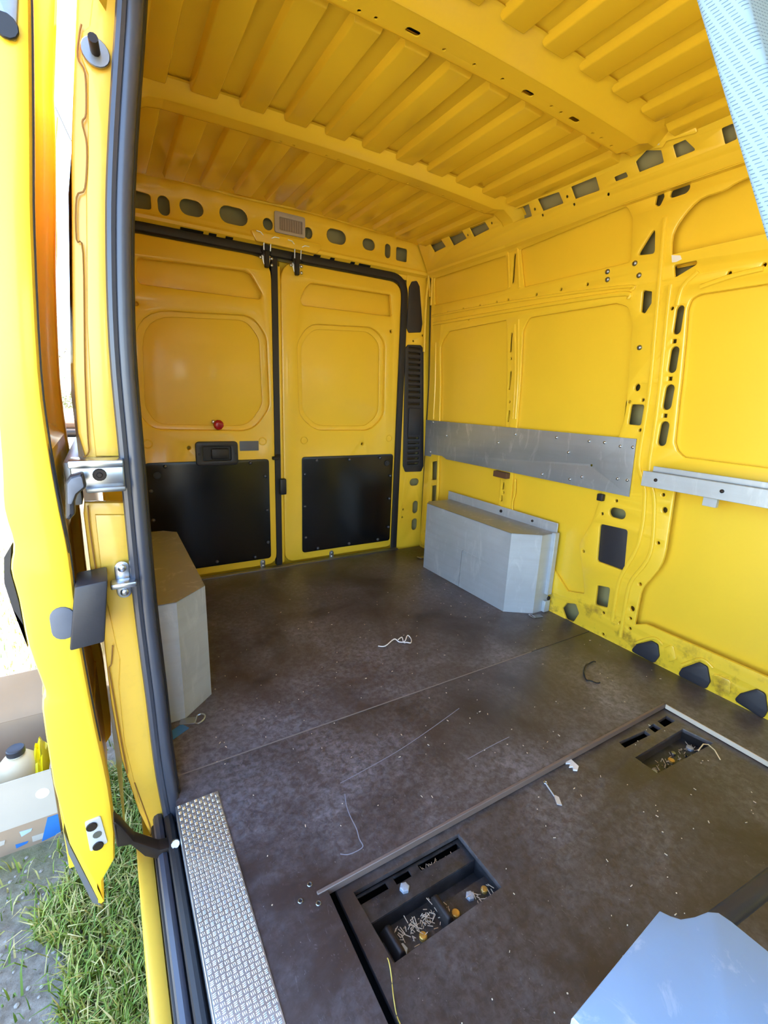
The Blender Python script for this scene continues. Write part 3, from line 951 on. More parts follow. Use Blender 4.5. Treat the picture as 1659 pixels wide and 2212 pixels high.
# inside handle, label, red knob on the left leaf
x, z = (-0.3103,0.6232)
hp = sheet('handle', rrect((x, z), .098, .058, .02, 4), [rrect((x, z), .064, .033, .008)], .018, .006, on_rear(2.304), M_BLACKP, left_door)
obj('handle_pocket', MB().box(x - .066, x + .066, 2.3175, 2.3215, z - .036, z + .036), M_RUBBER, hp)
obj('grip', MB().box(x - .028, x + .055, 2.302, 2.319, z - .028, z + .024), M_RUBBER, hp, bevel=.008)
for s in (-1, 1):
    obj('screw', MB().disc((x + s * .084, 2.3045, z), (0, -1, 0), .006, .002, 10), M_RUBBER, hp)
x, z = (-0.1535,0.6558)
sheet('dark_label', rrect((x, z), .047, .024, .003), [], .002, .0006, on_rear(2.3205), M_GREYP, left_door)
x, z = (-0.2953,0.7577)
m = MB().disc((x, 2.352, z), (0, -1, 0), .012, .012, 10)
m.disc((x + .002, 2.340, z), (0, -1, 0), .024, .012, 9, dome=.006)
kn = obj('red_knob', m, M_RED, left_door, bevel=.002, seg=1)
obj('knob_tip', MB().disc((x - .02, 2.346, z + .014), (0, -1, 0), .009, .008, 10, dome=.004), M_CHROME, kn, smooth=True)
# top latches: black hook body on a bright plate, wire bail up to the header
for par, (u, w) in ((left_door, (-0.0503,1.5178)), (right_door, (0.0961,1.5079))):
    lt = sheet('latch', rp([(u - .022, w + .012), (u - .010, w - .026), (u + .016, w - .030), (u + .024, w + .012), (u + .010, w + .022), (u - .012, w + .022)], .006), [], .006, .002, on_rear(2.314), M_CHROME, par)
    obj('hook', MB().box(u - .010, u + .010, 2.292, 2.314, w - .040, w + .030).disc((u, 2.312, w + .034), (0, -1, 0), .024, .016, 14), M_RUBBER, lt, bevel=.003, seg=1)
    obj('wire_bail', MB().tube([(u - .014, 2.296, w + .03), (u - .015, 2.29, w + .085), (u - .03, 2.286, w + .098), (u - .05, 2.286, w + .10)], .0028, 6)
        .tube([(u + .016, 2.296, w + .03), (u + .017, 2.29, w + .080), (u + .034, 2.286, w + .090), (u + .056, 2.286, w + .09)], .0028, 6), M_CHROME, lt, smooth=True)
    for dx_, dz_ in ((-.026, .002), (.026, .004), (.026, -.024)):
        obj('screw', MB().disc((u + dx_, 2.313, w + dz_), (0, -1, 0), .007, .004, 10, dome=.003), M_CHROME, lt, smooth=True)
# bottom hinge plates
for par, (x, z) in ((left_door, (-0.1025,0.0254)), (right_door, (0.2993,0.0194))):
    hg = sheet('bottom_bracket', slot((x, z), .013, .024), [], .005, .0015, on_rear(2.316), M_STEEL, par)
    for dz_ in (-.010, .010):
        obj('screw', MB().disc((x, 2.316, z + dz_), (0, -1, 0), .006, .003, 8, dome=.002), M_CHROME, hg, smooth=True)
# ================================================================== LEFT WALL AND DOOR PILLAR
wall_l = empty('wall_left', (-.78, 1.0, 0), 'pale yellow door pillar and side wall beside the sliding door opening', 'wall', kind='structure')
LW = [(-.775, -.12), (-.775, .90), (-.745, 1.22), (-.70, 1.48), (-.66, 1.62), (-.58, 1.735), (-.56, 1.80)]
mb = MB()
for (xa, za), (xb, zb_) in zip(LW[:-1], LW[1:]):
    mb.add([(xa, 1.03, za), (xa, 2.33, za), (xb, 2.33, zb_), (xb, 1.03, zb_)], [(0, 1, 2, 3)])
obj('inner_skin', mb, M_Y, wall_l, smooth=True)
mb = MB()
for (xa, za), (xb, zb_) in zip(LW[:-1], LW[1:]):
    mb.add([(xa - .035, 1.012, za), (xa - .035, 2.40, za), (xb - .035, 2.40, zb_), (xb - .035, 1.012, zb_)], [(0, 1, 2, 3)])
obj('outer_shell', mb, M_Y, wall_l, smooth=True)
obj('unseen_door_pillar', MB().box(-.80, -.74, -.42, -.34, -.3, 1.60), M_Y, wall_l, bevel=.01)  # unseen pillar by the viewpoint, added for plausible light through the opening
obj('unseen_shade_header', MB().hexa([(-.72, -1.65, 1.56), (-.64, -1.65, 1.56), (-.64, 1.02, 1.56), (-.72, 1.02, 1.56), (-.66, -1.65, 1.80), (-.56, -1.65, 1.80), (-.56, 1.02, 1.80), (-.66, 1.02, 1.80)]), M_Y, wall_l)  # unseen header over the opening, added to shade the incoming light
M_JAMB = paint('jamb_paint', (0.86, 0.53, 0.06, 1), rough=.36, coat=.4, grime=.12)
up_out = [(-0.7295,1.5794),(-0.7409,1.4859),(-0.7673,1.2967),(-0.7808,1.1617),(-0.8027,0.9405),(-0.8063,0.8327),(-0.7992,0.7849)]
up_in = [(-0.7331,0.7755),(-0.7283,0.945),(-0.7175,1.1012),(-0.702,1.2471),(-0.6704,1.5126),(-0.6538,1.612)]
sheet('pillar_jamb', up_out + up_in, [], .024, .006, on_rear(.998), M_JAMB, wall_l)
lo_out = [(-0.8094,0.7049),(-0.813,0.683),(-0.8129,0.5725),(-0.8035,0.4528),(-0.8055,0.3809),(-0.8056,0.2725),(-0.7993,0.1316),(-0.7777,-0.0219),(-0.7487,-0.1451)]
lo_in = [(-0.7102,-0.1746),(-0.726,0.0999),(-0.7296,0.3815),(-0.7301,0.5688),(-0.7317,0.6984)]
sheet('pillar_jamb', lo_out + lo_in, [], .024, .006, on_rear(.998), M_JAMB, wall_l)
# raised inner land of the jamb and the sealant seams on it
sheet('jamb_land', [(-0.7069,1.5891),(-0.7191,1.4941),(-0.7271,1.4562),(-0.7375,1.4436),(-0.7422,1.4093),(-0.7355,1.3903),(-0.7435,1.3096),(-0.7548,1.2214),(-0.7737,1.0192),(-0.7823,0.8615),(-0.7828,0.7903)] + [(-0.7419,0.789),(-0.7372,0.9444),(-0.7261,1.0999),(-0.7103,1.2452),(-0.6778,1.5098),(-0.6603,1.6092)], [], .012, .004, on_rear(.992), M_JAMB, wall_l)
sheet('jamb_land', [(-0.7948,0.6812),(-0.7959,0.5505),(-0.7852,0.4069),(-0.7814,0.3741),(-0.7887,0.3112),(-0.7902,0.1752),(-0.7752,0.009),(-0.7425,-0.128)] + [(-0.7183,-0.1417),(-0.7324,0.1027),(-0.7347,0.3828),(-0.7367,0.5699),(-0.7407,0.676)], [], .012, .004, on_rear(.992), M_JAMB, wall_l)
mb = MB()
for q in ([(-0.7378,1.4523),(-0.7416,1.4393),(-0.7472,1.4076),(-0.7393,1.389),(-0.7435,1.335),(-0.7499,1.3206),(-0.7468,1.2894),(-0.7555,1.228),(-0.7686,1.2117),(-0.7751,1.149),(-0.768,1.1293),(-0.7842,0.9416),(-0.7913,0.8284),(-0.7928,0.7991),(-0.8024,0.7884)],
          [(-0.804,0.7),(-0.8055,0.6552),(-0.8035,0.5518)], [(-0.7908,0.4084),(-0.7969,0.3678),(-0.8018,0.3586),(-0.8007,0.3259),(-0.7953,0.1773),(-0.7907,0.0976)], [(-0.7796,0.0679),(-0.7579,-0.0719),(-0.764,-0.0887)]):
    mb.tube([(x, .9915, z) for x, z in smooth_line(q, 4)], .0013, 5)
obj('sealant_seam', mb, simple('sealant', srgb(150, 104, 40), .6), wall_l, smooth=True)
# double rubber seal of the opening
sc_ = [(-0.6613,1.599),(-0.6719,1.5036),(-0.701,1.309),(-0.7174,1.1702),(-0.7297,0.9838),(-0.7313,0.7775),(-0.7321,0.4945),(-0.7272,0.278),(-0.7227,0.0732),(-0.7062,-0.1471)]
sc_ = smooth_line(sc_, 4)
se = obj('opening_seal', MB().tube([(x + .009, .982, z) for x, z in sc_], .0145, 10), M_SEAL, wall_l, smooth=True)
obj('seal_lip', MB().tube([(x - .007, .975, z) for x, z in sc_], .0085, 8), M_SEAL, se, smooth=True)
obj('seal_lip', MB().tube([(x + .019, .995, z) for x, z in sc_], .010, 8), M_RUBBER, se, smooth=True)
# sill: yellow lip, black channel and rubber along the step
sy = [1.0, .8, .6, .4, .2, 0, -.3, -1.65]
obj('sill_lip', MB().box(-.790, -.757, -1.65, .985, -.16, -.075), M_JAMB, wall_l, bevel=.008)
obj('sill_channel', MB().box(-.757, -.700, -1.65, .985, -.16, -.055), M_RUBBER, wall_l, bevel=.004)
obj('sill_seal', MB().tube([(-.741, y, -.048) for y in sy], .011, 8), M_SEAL, wall_l, smooth=True)
obj('sill_seal', MB().tube([(-.720, y, -.036) for y in sy], .010, 8), M_RUBBER, wall_l, smooth=True)
obj('sill_base', MB().box(-.775, -.70, -1.65, 2.40, -.30, -.16), M_Y, wall_l)
# striker on the lower jamb
q = (-0.7601,0.5497)
stk = sheet('striker', slot(q, .013, .038), [], .006, .0015, on_rear(.978), M_CHROME, wall_l)
for dz_ in (-.025, .025):
    obj('screw', MB().disc((q[0], .978, q[1] + dz_), (0, -1, 0), .0075, .004, 10, dome=.002), M_CHROME, stk, smooth=True)
obj('striker_bar', MB().box(q[0] - .022, q[0] + .022, .948, .978, q[1] - .007, q[1] + .004), M_CHROME, stk, bevel=.003)
# bump stop bolt on the upper jamb
q = (-0.7227,1.4187)
bs = obj('stop_washer', MB().disc((q[0], .987, q[1]), (0, -1, 0), .020, .004, 18), M_STEEL, wall_l, bevel=.001, seg=1)
obj('stop_pin', MB().disc((q[0], .983, q[1]), (-.1, -1, .1), .007, .028, 10), M_DARKSTEEL, bs, smooth=True)
# end of the middle slide rail
a = (-0.8224,0.7855); b_ = (-0.7506,0.7355)
re_ = obj('slide_rail', MB().box(a[0], b_[0] + .01, .955, 1.0, b_[1] + .002, a[1] - .006), M_CHROME, wall_l, bevel=.004)
obj('rail_flange', MB().box(a[0] - .002, b_[0] + .01, .945, 1.0, a[1] - .010, a[1] + .004), M_CHROME, re_, bevel=.003)
obj('rail_flange', MB().box(a[0] + .02, b_[0] + .01, .945, 1.0, b_[1] - .004, b_[1] + .006), M_STEEL, re_, bevel=.003)
q = (-0.7795,0.7628)
obj('rail_bolt', MB().disc((q[0], .955, q[1]), (0, -1, 0), .011, .006, 14).disc((q[0], .949, q[1]), (0, -1, 0), .005, .003, 8), M_DARKSTEEL, re_, bevel=.001, seg=1)
obj('slide_rail_track', MB().box(-.835, -.812, 1.0, 2.3, .70, .78), M_STEEL, wall_l, bevel=.003)

# ================================================================== SLIDING DOOR (slid open along the outside)
door = empty('door_3', (-.88, .92, -.15), 'yellow sliding door slid open, seen on its front edge', 'door', kind='structure')
rt = [(-0.7918,1.4958),(-0.7974,1.4196),(-0.8156,1.253),(-0.8287,1.1325),(-0.8432,0.9358),(-0.8444,0.821),(-0.8407,0.7127),(-0.8365,0.63),(-0.8373,0.5257),(-0.8378,0.4524),(-0.8317,0.2935),(-0.823,0.1397),(-0.8229,0.0242),(-0.8291,-0.0447),(-0.8544,-0.0845),(-0.8576,-0.1454)]
lf = [(-0.8658,-0.1436),(-0.8997,0.0326),(-0.9094,0.1808),(-0.908,0.3463),(-0.9006,0.3818),(-0.9129,0.4726),(-0.915,0.5596),(-0.9189,0.6164),(-0.9107,0.6585),(-0.9159,0.7196),(-0.9094,0.7934),(-0.8997,0.9324),(-0.8801,1.1226),(-0.86,1.2947),(-0.8459,1.4012),(-0.8408,1.4749)]
rt_s = [(-.752, 1.78), (-.768, 1.66)] + smooth_line(rt[:13], 3) + rt[13:]
lf_s = lf[:2] + smooth_line(lf[2:], 3) + [(-.822, 1.66), (-.802, 1.78)]


def on_door(y):
    return lambda p, q, d: Vector((p, y + d, q))


sheet('front_stile', rt_s + lf_s, [], .055, .010, on_door(.92), M_YD, door)
thin = [(p[0] - .055, p[1]) if p[1] > .62 else (p[0] - .02, p[1]) for p in rt_s]
thin = [(max(x, -.93), z) for x, z in thin]
sheet('outer_panel', [p for p in thin] + [(p[0] - .004, p[1]) for p in lf_s], [], 1.16, .004, on_door(.975), M_YD, door)
sheet('inner_stile', rt_s + lf_s, [], .05, .010, on_door(1.33), M_YD, door)
zm = (-0.8439,0.8247)
sheet('mid_rail', [(zm[0] - .055, zm[1] - .19), (zm[0] - .001, zm[1] - .19), (zm[0] - .003, zm[1] - .02), (zm[0] - .055, zm[1] + .03)], [], .36, .006, on_door(.973), M_YD, door)
sheet('lower_rail', [(-.915, -.08), (-.842, -.08), (-.842, .20), (-.915, .20)], [], .36, .006, on_door(.978), M_YD, door)
sheet('door_trim', [(-0.8454,0.8237),(-0.8434,0.7971),(-0.8394,0.7183),(-0.8369,0.6311),(-0.8417,0.636),(-0.845,0.7027),(-0.8493,0.7897)], [], .03, .003, on_rear(.925), M_BLACKP, door)
sheet('edge_seal', [(p[0] + .002, p[1]) for p in rt_s[:34]] + [(p[0] - .004, p[1]) for p in rt_s[:34]][::-1], [], .012, .001, on_rear(.931), M_RUBBER, door)
sheet('side_moulding', [(-0.9173,0.6503),(-0.9296,0.63),(-0.9347,0.5851),(-0.9298,0.5396),(-0.9188,0.5037),(-0.9178,0.4582),(-0.9199,0.548),(-0.9243,0.6042)], [], 1.0, .0, on_door(.95), M_BLACKP, door)
sheet('skirt', [(-0.9095,0.0478),(-0.9026,0.0029),(-0.8671,-0.1755),(-0.8618,-0.1831),(-0.8801,-0.1602),(-0.8953,-0.0804),(-0.9073,-0.0122)], [], 1.0, .0, on_door(.95), M_GREYP, door)
pg = sheet('rubber_plug', slot((-0.859,0.5073), .018, .031), [], .006, .002, on_rear(.917), M_GREYP, door)
sp_ = sheet('lock_plate', rp([(-0.8697,0.0787),(-0.8429,0.0805),(-0.8365,0.0104),(-0.8676,0.0047)], .004), [], .005, .0012, on_rear(.917), M_ZINC, door)
for q in [(-0.8594,0.0641),(-0.8533,0.0129)]:
    obj('bolt', MB().disc((q[0], .917, q[1]), (0, -1, 0), .010, .003, 12), M_DARKSTEEL, sp_, bevel=.001, seg=1)
q = (-0.8522,0.0405)
obj('latch_recess', MB().disc((q[0], .9168, q[1]), (0, -1, 0), .008, .001, 10), M_STEEL, sp_)
tb = sheet('top_bracket', rp([(-0.8383,1.4237),(-0.8069,1.436),(-0.8186,1.3647),(-0.8409,1.3672)], .004), [], .006, .0015, on_rear(.916), M_STEEL, door)
q = (-0.8285,1.3766)
obj('bolt', MB().disc((q[0], .916, q[1]), (0, -1, 0), .015, .005, 12), M_RUBBER, tb, bevel=.001, seg=1)
a = (-0.8364,0.5803); b_ = (-0.796,0.4575)
obj('buffer_block', MB().hexa([(b_[0] - .058, .905, b_[1]), (b_[0] - .004, .905, b_[1] + .004), (b_[0] - .004, .985, b_[1] + .004), (b_[0] - .058, .985, b_[1]),
                               (a[0] + .002, .905, a[1] - .004), (a[0] + .052, .905, a[1]), (a[0] + .052, .985, a[1]), (a[0] + .002, .985, a[1] - .004)]), M_BLACKP, door, bevel=.004)
hk = sheet('pull_handle', rp([(-0.8273,0.7609),(-0.8199,0.7713),(-0.8013,0.7766),(-0.7992,0.7513),(-0.8129,0.7396),(-0.818,0.7273),(-0.8195,0.7066),(-0.8276,0.6977),(-0.8338,0.6999)], .005), [], .03, .006, on_rear(.895), M_BLACKP, door)
sheet('handle_face', rp([(-0.8243,0.7592),(-0.8184,0.7674),(-0.8037,0.772),(-0.8024,0.7531),(-0.8152,0.7421),(-0.8221,0.7252),(-0.8272,0.7256)], .004), [], .004, .001, on_rear(.893), M_GREYP, hk)
arm = sheet('lower_arm', rp([(-0.8215,0.0922),(-0.8085,0.0671),(-0.7896,0.0194),(-0.7459,-0.0274),(-0.7093,-0.036),(-0.7052,-0.0586),(-0.7419,-0.0596),(-0.7748,-0.0289),(-0.7967,0.0139),(-0.8207,0.0206)], .006), [], .03, .004, on_rear(.885), M_DARKSTEEL, door)
q = (-0.7163,-0.0253)
obj('arm_bolt', MB().disc((q[0], .884, q[1]), (0, -1, .6), .009, .007, 10), M_CHROME, arm, bevel=.001, seg=1)

# ================================================================== OUTSIDE GROUND
def ground_mat():
    m = Mat('ground_soil')
    a = m.noise(1.4, 8, .65)
    b = m.noise(30, 8, .7)
    c = m.mix(m.ramp(b, [(.35, (0, 0, 0)), (.7, (1, 1, 1))]), srgb(118, 106, 92), srgb(178, 166, 150))
    c = m.mix(m.ramp(a, [(.48, (0, 0, 0)), (.62, (.55,) * 3)]), c, srgb(124, 136, 66))
    m.set(color=c, rough=.95)
    m.bump(b, .8, .02)
    return m.m


tag(obj('ground', MB().add([(-60, -40, -.5), (60, -40, -.5), (60, 90, -.5), (-60, 90, -.5)], [(0, 1, 2, 3)]), ground_mat()), 'trodden soil and thin grass around the van', 'ground', kind='structure')


def blades(n, xr, yr, hmin, hmax, mask, name, label):
    V = []; F = []; T = []
    x = rng.uniform(*xr, n); y = rng.uniform(*yr, n)
    keep = mask(x, y)
    x = x[keep]; y = y[keep]; n = len(x)
    h = rng.uniform(hmin, hmax, n) * rng.uniform(.5, 1.1, n); az = rng.uniform(0, 2 * np.pi, n); lean = rng.uniform(.2, 1.3, n)
    w = rng.uniform(.0012, .0030, n)
    cx_, sx_ = np.cos(az), np.sin(az)
    px_, py_ = -sx_, cx_
    t = rng.uniform(0, 1, n)
    base = np.stack([x, y, np.full(n, -.5)], 1)
    side = np.stack([px_, py_, np.zeros(n)], 1) * w[:, None]
    d1 = np.stack([cx_ * lean * .3 * h, sx_ * lean * .3 * h, h * .6], 1)
    d2 = np.stack([cx_ * lean * .9 * h, sx_ * lean * .9 * h, h * np.clip(1.1 - lean * .35, .3, 1)], 1)
    verts = np.stack([base - side, base + side, base + d1 + side * .8, base + d1 - side * .8, base + d2], 1).reshape(-1, 3)
    i = np.arange(n) * 5
    faces = [(a, a + 1, a + 2, a + 3) for a in i] + [(a + 3, a + 2, a + 4) for a in i]
    me = bpy.data.meshes.new(name)
    me.from_pydata([tuple(v) for v in verts], [], faces)
    at = me.attributes.new('tint', 'FLOAT', 'POINT')
    at.data.foreach_set('value', np.repeat(t, 5).astype(np.float32))
    return tag(finish(name, me, M_GRASS), label, 'grass', kind='stuff')


def grass_mat():
    m = Mat('grass_blade')
    at = m.n('ShaderNodeAttribute')
    at.attribute_name = 'tint'
    c = m.ramp(at.outputs['Fac'], [(0, srgb(88, 118, 32)), (.45, srgb(132, 150, 50)), (.7, srgb(170, 166, 84)), (1, srgb(204, 184, 124))])
    m.set(color=c, rough=.6)
    m.b.inputs['Subsurface Weight'].default_value = 0
    return m.m


M_GRASS = grass_mat()


def near_mask(x, y):
    edge = -.975 + .05 * np.sin(y * 9) + .03 * np.sin(y * 23 + 1)
    clear = ~((x < -.98) & (y > 1.50))
    return clear & ((x > edge) | (rng.uniform(0, 1, len(x)) < .05))


blades(26000, (-1.35, -.74), (.45, 1.75), .03, .085, near_mask, 'grass', 'fresh green grass beside the open doorway')
blades(16000, (-2.6, -.80), (1.7, 5.0), .02, .06, lambda x, y: (rng.uniform(0, 1, len(x)) < .6) & ~((x < -.96) & (y < 1.98)), 'grass', 'sparse sunlit grass behind the cardboard box')
blades(16000, (-9, 4), (5.0, 24.0), .03, .09, lambda x, y: ~((x > -3.5) & (x < -.2) & (y > 15.4) & (y < 17.3)), 'grass', 'bright meadow grass in the distance')
# pebbles on the bare patch
mb = MB()
for k in range(90):
    x, y, r = random.uniform(-1.3, -.98), random.uniform(.9, 1.50), random.uniform(.002, .0055)
    mb.tube([(x, y, -.502), (x + r * .2, y, -.5 + r * .5), (x, y, -.5 + r * .9)], [r, r * 1.1, r * .4], 6)
tag(obj('pebbles', mb, simple('pebble', srgb(168, 160, 150), .9), smooth=True), 'small pale pebbles scattered over the bare soil', 'pebbles', kind='stuff')

# --- far scenery
def tree(loc, h, seed, label):
    r = random.Random(seed)
    t = empty('bare_tree', loc, label, 'tree', 'trees beyond the meadow')
    m = MB()
    L = Vector(loc)
    tips = []

    def grow_(p, d, ln, rad, lev):
        q = p + d * ln
        m.tube([p, (p + q) / 2 + Vector((r.uniform(-1, 1), r.uniform(-1, 1), 0)) * ln * .05, q], [rad, rad * .8, rad * .6], 6)
        if lev == 0:
            tips.append(q); return
        for _ in range(3 if lev > 1 else 4):
            nd = (d + Vector((r.uniform(-.8, .8), r.uniform(-.8, .8), r.uniform(-.1, .5)))).normalized()
            grow_(p + d * ln * r.uniform(.55, 1), nd, ln * r.uniform(.55, .75), rad * .55, lev - 1)
    grow_(L, Vector((r.uniform(-.08, .08), 0, 1)), h * .36, h * .016, 4)
    obj('trunk', m, simple('bark', srgb(70, 62, 54), .9), t)
    lf_ = MB()
    for p in tips:
        for _ in range(5):
            c = p + Vector((r.gauss(0, .22), r.gauss(0, .22), r.gauss(0, .18)))
            a = Vector((r.uniform(-1, 1), r.uniform(-1, 1), r.uniform(-1, 1))).normalized() * .06
            b = a.orthogonal().normalized() * .045
            lf_.add([c - a, c + b, c + a, c - b], [(0, 1, 2, 3)])
    o = obj('leaves', lf_, M_LEAF, t)
    o['kind'] = 'stuff'


M_LEAF = simple('spring_leaf', srgb(196, 190, 104), .7)
tree((-2.9, 28, -.5), 5.2, 3, 'thin tree with pale spring leaves, tallest over the log pile')
tree((-1.0, 33, -.5), 4.2, 8, 'slender bare tree nearest the yellow pillar')
tree((-6.5, 39.5, -.5), 6.0, 11, 'larger tree mostly hidden behind the sliding door')
hd_ = empty('hedge', (-3, 36, -.5), 'low scrubby hedge under the distant trees', 'hedge')
mb = MB()
for k in range(2600):
    c = Vector((random.uniform(-9, 4), 36 + random.gauss(0, .4), -.5 + abs(random.gauss(0, .55))))
    a = Vector((random.uniform(-1, 1), random.uniform(-1, 1), random.uniform(-1, 1))).normalized() * .10
    b = a.orthogonal().normalized() * .07
    mb.add([c - a, c + b, c + a, c - b], [(0, 1, 2, 3)])
o = obj('leaves', mb, simple('hedge_leaf', srgb(120, 124, 84), .8), hd_); o['kind'] = 'stuff'
lp = empty('log_pile', (-1.6, 16, -.5), 'low dark pile of logs on the bright meadow', 'log pile')
for k in range(9):
    row, i = (0, k) if k < 5 else (1, k - 5)
    z = -.5 + .12 + row * .2
    y = 15.8 + i * .24 + row * .12
    obj('log', MB().tube([(-3.2, y, z), (-1.7, y + .01, z + .005), (-.4, y, z)], [.12, .115, .11], 10), M_RUST if k % 3 else M_DARKSTEEL, lp, smooth=True)
a = (-1.2225,9.4787); b_ = (-0.8551,8.5429)
tag(obj('overhead_cable', MB().tube([(a[0] - 1.2, 20, a[1] + 2.2), (a[0], 20, a[1]), (b_[0], 20, b_[1]), (b_[0] + 2, 20, b_[1] - 3.2)], .018, 6), M_RUBBER, loc=(a[0], 20, a[1])), 'black overhead cable crossing the sky', 'cable')

# --- cardboard box with its contents
M_CARD = simple('cardboard', srgb(164, 138, 114), .85, nscale=8, bump=.1)
M_CARDW = simple('cardboard_pale', srgb(190, 178, 164), .8, nscale=6, bump=.1)
bx0, bx1, by0, by1, bz0 = -1.42, -1.005, 1.535, 1.86, -.5
bz1 = -.245
cb = empty('cardboard_box', ((bx0 + bx1) / 2, by0, bz0), 'worn open cardboard box with blue tape scraps on the grass', 'box')
obj('side', MB().box(bx0, bx1, by0, by0 + .005, bz0 + .09, bz1), M_CARDW, cb, bevel=.001, seg=1)
obj('lower_side', MB().box(bx0, bx1, by0 + .001, by0 + .006, bz0, bz0 + .09), M_CARD, cb)
obj('side', MB().box(bx1 - .005, bx1, by0 + .006, by1, bz0, bz1), M_CARD, cb)
obj('side', MB().box(bx0, bx0 + .005, by0 + .006, by1, bz0, bz1), M_CARD, cb)
obj('side', MB().box(bx0, bx1, by1, by1 + .005, bz0, bz1), M_CARD, cb)
obj('bottom', MB().box(bx0 + .005, bx1 - .005, by0 + .006, by1, bz0 + .002, bz0 + .006), M_CARD, cb)
obj('flap', MB().hexa([(bx0, by1, bz1), (bx1, by1, bz1), (bx1, by1 + .004, bz1), (bx0, by1 + .004, bz1), (bx0 + .01, by1 + .05, bz1 + .15), (bx1 - .01, by1 + .05, bz1 + .15), (bx1 - .01, by1 + .055, bz1 + .15), (bx0 + .01, by1 + .055, bz1 + .15)]), M_CARD, cb, bevel=.001, seg=1)
M_BLUE = simple('blue_tape', srgb(52, 116, 186), .4)
M_BLUEP = simple('pale_blue_tape', srgb(176, 196, 226), .4)
r_ = random.Random(4)
for k in range(13):
    x = bx0 + .02 + k * .03 + r_.uniform(-.01, .01); z = bz0 + r_.uniform(.0, .065); w = r_.uniform(.015, .045); hh = r_.uniform(.008, .024)
    poly = [(x, z), (x + w, z + r_.uniform(-.005, .01)), (x + w + .004, z + hh), (x + r_.uniform(-.004, .008), z + hh + .003)]
    poly = [(min(max(p[0], bx0 + .002), bx1 - .001), max(p[1], bz0 + .002)) for p in poly]
    obj('tape_scrap', MB().prism(poly, by0 - .0006, by0 + .0008, lambda p, q, d: (p, d, q)), (M_BLUE, M_BLUEP, M_CARDW)[k % 3], cb)
q_ = (-1.0264,-0.4573)
obj('tape_scrap', MB().prism([(bx1 - .052, bz0 + .004), (bx1 - .001, bz0 + .012), (bx1 - .001, bz0 + .085), (bx1 - .028, bz0 + .085)], by0 - .0008, by0 + .0008, lambda p, q, d: (p, d, q)), M_BLUE, cb)
obj('white_sticker', MB().disc((-1.035, by0 + .0005, bz1 - .075), (0, -1, 0), .018, .0012, 16), M_WHITE, cb)
CX, CZ = (-1.1056,-0.2245)
bt = empty('plastic_canister', (CX, 1.66, bz0 + .006), 'beige plastic canister with a black screw cap inside the cardboard box', 'canister')
M_BEIGE = simple('beige_plastic', srgb(206, 184, 146), .45)
obj('body', MB().lathe((CX, 1.66, bz0 + .006), [(.052, 0), (.058, .02), (.058, CZ - bz0 - .08), (.052, CZ - bz0 - .055), (.036, CZ - bz0 - .035), (.020, CZ - bz0 - .028)], 24), M_BEIGE, bt, smooth=True)
obj('neck', MB().lathe((CX, 1.66, CZ - .034), [(.020, 0), (.020, .02)], 20), M_WHITE, bt, smooth=True)
obj('cap', MB().lathe((CX, 1.66, CZ - .018), [(.0235, 0), (.025, .003), (.025, .019), (.0225, .022), (.0175, .020)], 24), M_BLACKP, bt, smooth=True)
bg_ = empty('yellow_bag', (-1.05, 1.68, bz0 + .006), 'crumpled bright yellow plastic bag in the cardboard box', 'bag')
m = MB()
N = 12
vv = []
for i in range(N + 1):
    for j in range(N + 1):
        x = -1.085 + .07 * i / N; y = 1.565 + .24 * j / N
        e = math.sin(math.pi * i / N) * math.sin(math.pi * j / N)
        vv.append((x, y, bz0 + .02 + .235 * e ** .5 + .014 * math.sin(i * 2.1 + j) + .01 * math.sin(j * 2.7 - i)))
m.add(vv, [(i * (N + 1) + j, (i + 1) * (N + 1) + j, (i + 1) * (N + 1) + j + 1, i * (N + 1) + j + 1) for i in range(N) for j in range(N)])
m.add([(-1.085, 1.565, bz0 + .008), (-1.015, 1.565, bz0 + .008), (-1.015, 1.805, bz0 + .008), (-1.085, 1.805, bz0 + .008)], [(0, 1, 2, 3)])
obj('bag_film', m, simple('yellow_film', srgb(244, 220, 20), .35), bg_, smooth=True)
# ================================================================== THINGS IN THE VAN
# --- galvanised wheel arch boxes
def wheel_box(name, label, plan, h, mat, mat_top, base, flange, lines=True):
    w = empty(name, base, label, 'wheel arch box', 'galvanised wheel arch boxes')
    n = len(plan)
    for i in range(n - 1):
        (xa, ya), (xb, yb) = plan[i], plan[i + 1]
        obj('side_sheet', MB().add([(xa, ya, .001), (xb, yb, .001), (xb, yb, h), (xa, ya, h)], [(0, 1, 2, 3)]), mat, w)
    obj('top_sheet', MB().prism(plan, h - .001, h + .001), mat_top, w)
    for f in flange:
        o = obj('flange', MB().box(*f), mat, w, bevel=.0012, seg=1)
    return w


RB = [(.893, 1.268), (.806, 1.268), (.700, 1.344), (.700, 1.962), (.735, 1.995), (.893, 1.995)]
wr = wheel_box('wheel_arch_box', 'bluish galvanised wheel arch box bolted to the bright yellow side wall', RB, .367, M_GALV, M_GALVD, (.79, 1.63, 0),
               [(.888, .8935, 1.262, 2.02, .360, .412), (.868, .8935, 1.250, 1.270, .085, .372), (.86, .893, 1.252, 1.268, .002, .055)])
for c_, ax_, r_ in (((.888, 1.60, .39), (-1, 0, 0), .008), ((.888, 1.40, .39), (-1, 0, 0), .006), ((.875, 1.250, .07), (0, -1, 0), .010)):
    m = MB(); bolt(m, c_, ax_, r_, .005)
    obj('bolt', m, M_DARKSTEEL, wr, smooth=True)
fp = lambda y, z, d: (.700 - d, y, z)
obj('fold_line', MB().prism([(1.346, .186), (1.62, .196), (1.96, .20), (1.96, .203), (1.62, .199), (1.346, .189)], 0, .0015, fp), M_GALV, wr)
